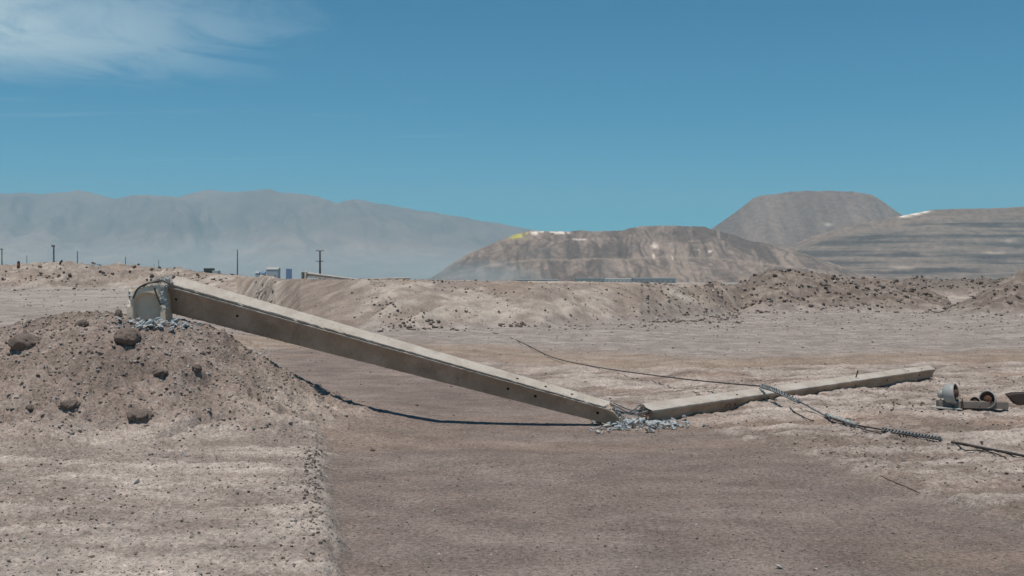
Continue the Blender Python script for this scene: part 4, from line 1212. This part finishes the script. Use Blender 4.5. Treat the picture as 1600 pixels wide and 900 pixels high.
for k, (px, py, wpx) in enumerate(((636, 435.5, 5), (614, 436, 2), (660, 436.2, 3.2), (622, 436.3, 1.5), (720, 440.5, 1.8), (820, 443, 1.4))):
    p = px2w(px, py, 60); p.z = gz(p.x, p.y)
    put('rock', ROCKM[k % 7], p, wpx * 60 / FPX, rr, 'dark rock on the crest of the berm against the haze', 'rock', 'rocks on the berm crest', .1)


def upole(px, py_top, Y, r, arms, mat, label, lean=0.0, group='utility poles on the horizon'):
    top = px2w(px, py_top, Y); b = Vector((top.x, top.y, gz(top.x, top.y) - .2)); hgt = top.z - b.z
    e_ = empty('utility_pole', b, label, 'utility pole', group)
    m_ = MB(); m_.tube([(0, 0, 0), (lean * .5, 0, hgt * .5), (lean, 0, hgt)], [r * 1.25, r * 1.1, r * .8], 8); m_.build('shaft', mat, e_)
    for k, (f, half, th) in enumerate(arms):
        m_ = MB(); m_.box((lean * f, -r - th * .5, hgt * f), half * 2, th, th); ca_ = m_.build('crossarm', mat, e_)
        for sx in (-.85, -.4, .4, .85):
            m_ = MB(); m_.lathe((lean * f + sx * half, -r - th * .5, hgt * f + th * .5), (0, 0, 1), [(0, .03), (.05, .09), (.2, .1), (.28, .04), (.3, 0)], 8); m_.build('insulator', M_PORC, ca_)
    return e_


upole(500, 391.5, 300, .24, ((.99, 1.05, .16), (.72, 1.0, .14)), M_WOOD, 'dark pole with two crossarms rising behind the berm crest')
upole(371, 390.5, 380, .22, (), M_GREYPOLE, 'tall plain pole right of the big stump on the skyline')
upole(84, 383, 330, .26, ((.975, .45, .5),), M_GREYPOLE, 'tallest left skyline pole with a blunt capped top')
upole(3, 388, 400, .22, ((.97, .5, .2),), M_GREYPOLE, 'skyline pole at the left edge of the picture')
upole(121, 392.5, 450, .22, (), M_GREYPOLE, 'plain pole just right of the tallest left pole')
upole(196, 401, 600, .24, (), M_GREYPOLE, 'thin hazy pole midway between left poles and the stump')
upole(248, 406, 800, .26, (), M_GREYPOLE, 'faint thin pole directly above the big stump')
upole(42, 399, 900, .30, (), M_GREYPOLE, 'faint hazy pole between the two leftmost skyline poles')
upole(241, 413, 1200, .25, (), M_GREYPOLE, 'faintest short pole beside the pole above the stump')

# marker post and leaning stick on the left bank
p = ray_ground(29, 419.5, 30); e_ = empty('marker_post', p, 'short dark marker post with an orange band on the far left bank', 'marker post')
m_ = MB(); m_.tube([(0, 0, 0), (0, 0, .16)], [.10, .08], 8); m_.build('foot', M_WOOD, e_)
m_ = MB(); m_.tube([(0, 0, .16), (0, 0, .27)], .085, 8); m_.build('band', M_ORANGE, e_)
m_ = MB(); m_.tube([(0, 0, .27), (0, 0, .34), (.01, 0, .42)], [.07, .085, .04], 8); m_.build('head', M_WOOD, e_)
p = ray_ground(93, 413.5, 30); m_ = MB(); m_.tube([(0, 0, -.05), (.06, 0, .12), (.15, .02, .24)], [.05, .06, .05], 7); o = m_.build('leaning_stake', M_WOOD); o.location = p
tag(o, 'dark leaning stake on the left bank beside the tallest pole', 'stake')

# plant buildings and vehicles in the haze
def shed(px0, px1, py_top, Y, dep, wall, roof, label, name='shed', cat='building', ridge=.12):
    a = px2w(px0, py_top, Y); b = px2w(px1, py_top, Y); gl_ = gz((a.x + b.x) / 2, Y) - .5; h_ = a.z - gl_; L_ = b.x - a.x
    e_ = empty(name, ((a.x + b.x) / 2, Y, gl_), label, cat)
    hw = h_ * (1 - ridge)
    m_ = MB(); m_.box((0, dep / 2, hw / 2), L_, dep, hw); m_.build('wall', wall, e_)
    m_ = MB(); q = .3
    m_.add([(-L_ / 2 - q, -q, hw + .01), (L_ / 2 + q, -q, hw + .01), (L_ / 2 + q, dep + q, hw + .01), (-L_ / 2 - q, dep + q, hw + .01), (-L_ / 2 - q, dep / 2, h_), (L_ / 2 + q, dep / 2, h_)],
           [(0, 1, 5, 4), (3, 4, 5, 2), (0, 4, 3), (1, 2, 5), (0, 3, 2, 1)]); m_.build('roof', roof, e_)
    nb = max(2, int(L_ / 6))
    for k in range(min(nb, 8)):
        x = -L_ / 2 + L_ * (k + .5) / min(nb, 8)
        m_ = MB(); m_.box((x, -.06, hw * .35), min(3.0, L_ / min(nb, 8) * .5), .1, hw * .6); m_.build('door', M_SHED if wall is not M_SHED else M_GREYPOLE, e_)
    return e_


shed(416, 434, 417.5, 700, 8, M_TANK, M_SHEDP, 'pale grey plant building faint in the haze left of the blue box')
shed(399, 404, 424, 700, 5, M_TANK, M_TANK, 'small faint hut left of the pale grey plant building')
shed(407, 413, 424.5, 650, 4, M_TANK, M_BLUE, 'tiny bluish hut between plain pole and plant building')
# blue container tower
def container(px0, px1, py0, Y, mat, label, name='shipping_container'):
    a = px2w(px0, py0, Y); b = px2w(px1, py0, Y); gl_ = gz(a.x, Y) - .3; h_ = a.z - gl_; L_ = b.x - a.x
    e_ = empty(name, ((a.x + b.x) / 2, Y, gl_), label, 'container')
    m_ = MB(); n = 14
    for k in range(n):
        m_.box((-L_ / 2 + L_ * (k + .5) / n, .03 * (k % 2) + 1.2, h_ / 2), L_ / n * .98, 2.4, h_ * .97)
    m_.build('corrugated_side', mat, e_)
    for sx in (-1, 1):
        m_ = MB(); m_.box((sx * (L_ / 2 + .05), 0.0, h_ / 2), .12, .14, h_); m_.build('corner_post', mat, e_)
    m_ = MB(); m_.box((0, 1.2, h_ + .05), L_ + .3, 2.6, .1); m_.build('roof', mat, e_)
    return e_
container(447, 455, 420, 750, M_BLUE, 'bright blue container standing behind the berm')
# parked dark green truck on the plain
def truck(px, Y, py_top, label):
    t = px2w(px, py_top, Y); g_ = gz(t.x, Y) if False else t.z - 1.55
    e_ = empty('parked_truck', (t.x, Y, g_), label, 'truck')
    m_ = MB(); m_.box((-.4, 1, .95), 1.5, 1.7, 1.2, None, .06); m_.build('cab', M_GREEN, e_)
    m_ = MB(); m_.box((.85, 1, .78), 1.0, 1.7, .75, None, .05); m_.build('bed', M_TANK, e_)
    m_ = MB(); m_.box((-.4, .13, 1.2), 1.0, .05, .4, None, .01); m_.build('window', M_CABLE, e_)
    for sx in (-.7, .8):
        m_ = MB(); m_.tube([(sx, .1, .36), (sx, .35, .36)], .36, 14); m_.build('wheel', M_CABLE, e_)
truck(328, 190, 419, 'dark green vehicle just showing above the left bank')

# long dark sheds at the foot of the mine dump
shed(800, 872, 436.2, 1700, 30, M_SHED, M_SHED, 'long low grey shed at the left foot of the mine dump', ridge=.2)
shed(900, 944, 434.3, 1750, 30, M_SHED, M_SHED, 'tallest dark shed in the middle foot of the mine dump', ridge=.1)
shed(990, 1056, 433.8, 1700, 30, M_SHED, M_SHED, 'dark blue grey shed at the right foot of the mine dump', ridge=.15)
shed(946, 988, 435, 1900, 25, M_SHEDP, M_SHEDP, 'pale low shed between the two darker sheds', ridge=.15)

# drifting dust low over the plain at the foot of the dump
md = bpy.data.materials.new('dust'); md.use_nodes = True
dt = md.node_tree; dt.nodes.clear()
pv = dt.nodes.new('ShaderNodeVolumePrincipled'); pv.inputs['Density'].default_value = 0.0011
pv.inputs['Color'].default_value = (0.66, 0.80, 0.82, 1)
do = dt.nodes.new('ShaderNodeOutputMaterial'); dt.links.new(pv.outputs[0], do.inputs['Volume'])
def dust(name, mat, blobs, scale, dep):
    bm = bmesh.new()
    for px, py, sx, sy, Y in blobs:
        c = px2w(px, py, Y); ret = bmesh.ops.create_icosphere(bm, subdivisions=5, radius=1.0); kx = Y / FPX * scale
        X0 = np.array([v.co[:] for v in ret['verts']])
        wob = 1 + 0.22 * fbm(X0[:, 0] * 2.1 + px * .01, X0[:, 2] * 2.1 + X0[:, 1], 3, int(px) % 97)
        for v, k in zip(ret['verts'], wob): v.co = Vector((v.co.x * sx * kx * k, v.co.y * dep * scale * k, v.co.z * sy * kx * k)) + c
    me = bpy.data.meshes.new(name); bm.to_mesh(me); bm.free(); me.materials.append(mat)
    o = bpy.data.objects.new(name, me); COL.objects.link(o); o['kind'] = 'stuff'


for k in (1.0, 0.82, 0.66, 0.5, 0.34):                # denser towards the heart of the cloud
    dust('dust_cloud', md, ((755, 436, 110, 34, 2040), (690, 434, 70, 30, 2120)), k, 90)
md2 = md.copy(); md2.name = 'thin_dust'
md2.node_tree.nodes['Principled Volume'].inputs['Density'].default_value = 0.00045
md2.node_tree.nodes['Principled Volume'].inputs['Color'].default_value = (0.56, 0.66, 0.68, 1)
for k in (1.0, 0.75, 0.5):
    dust('dust_layer', md2, ((330, 440, 520, 62, 4300), (620, 436, 330, 52, 4200), (-200, 440, 420, 66, 4300)), k, 700)
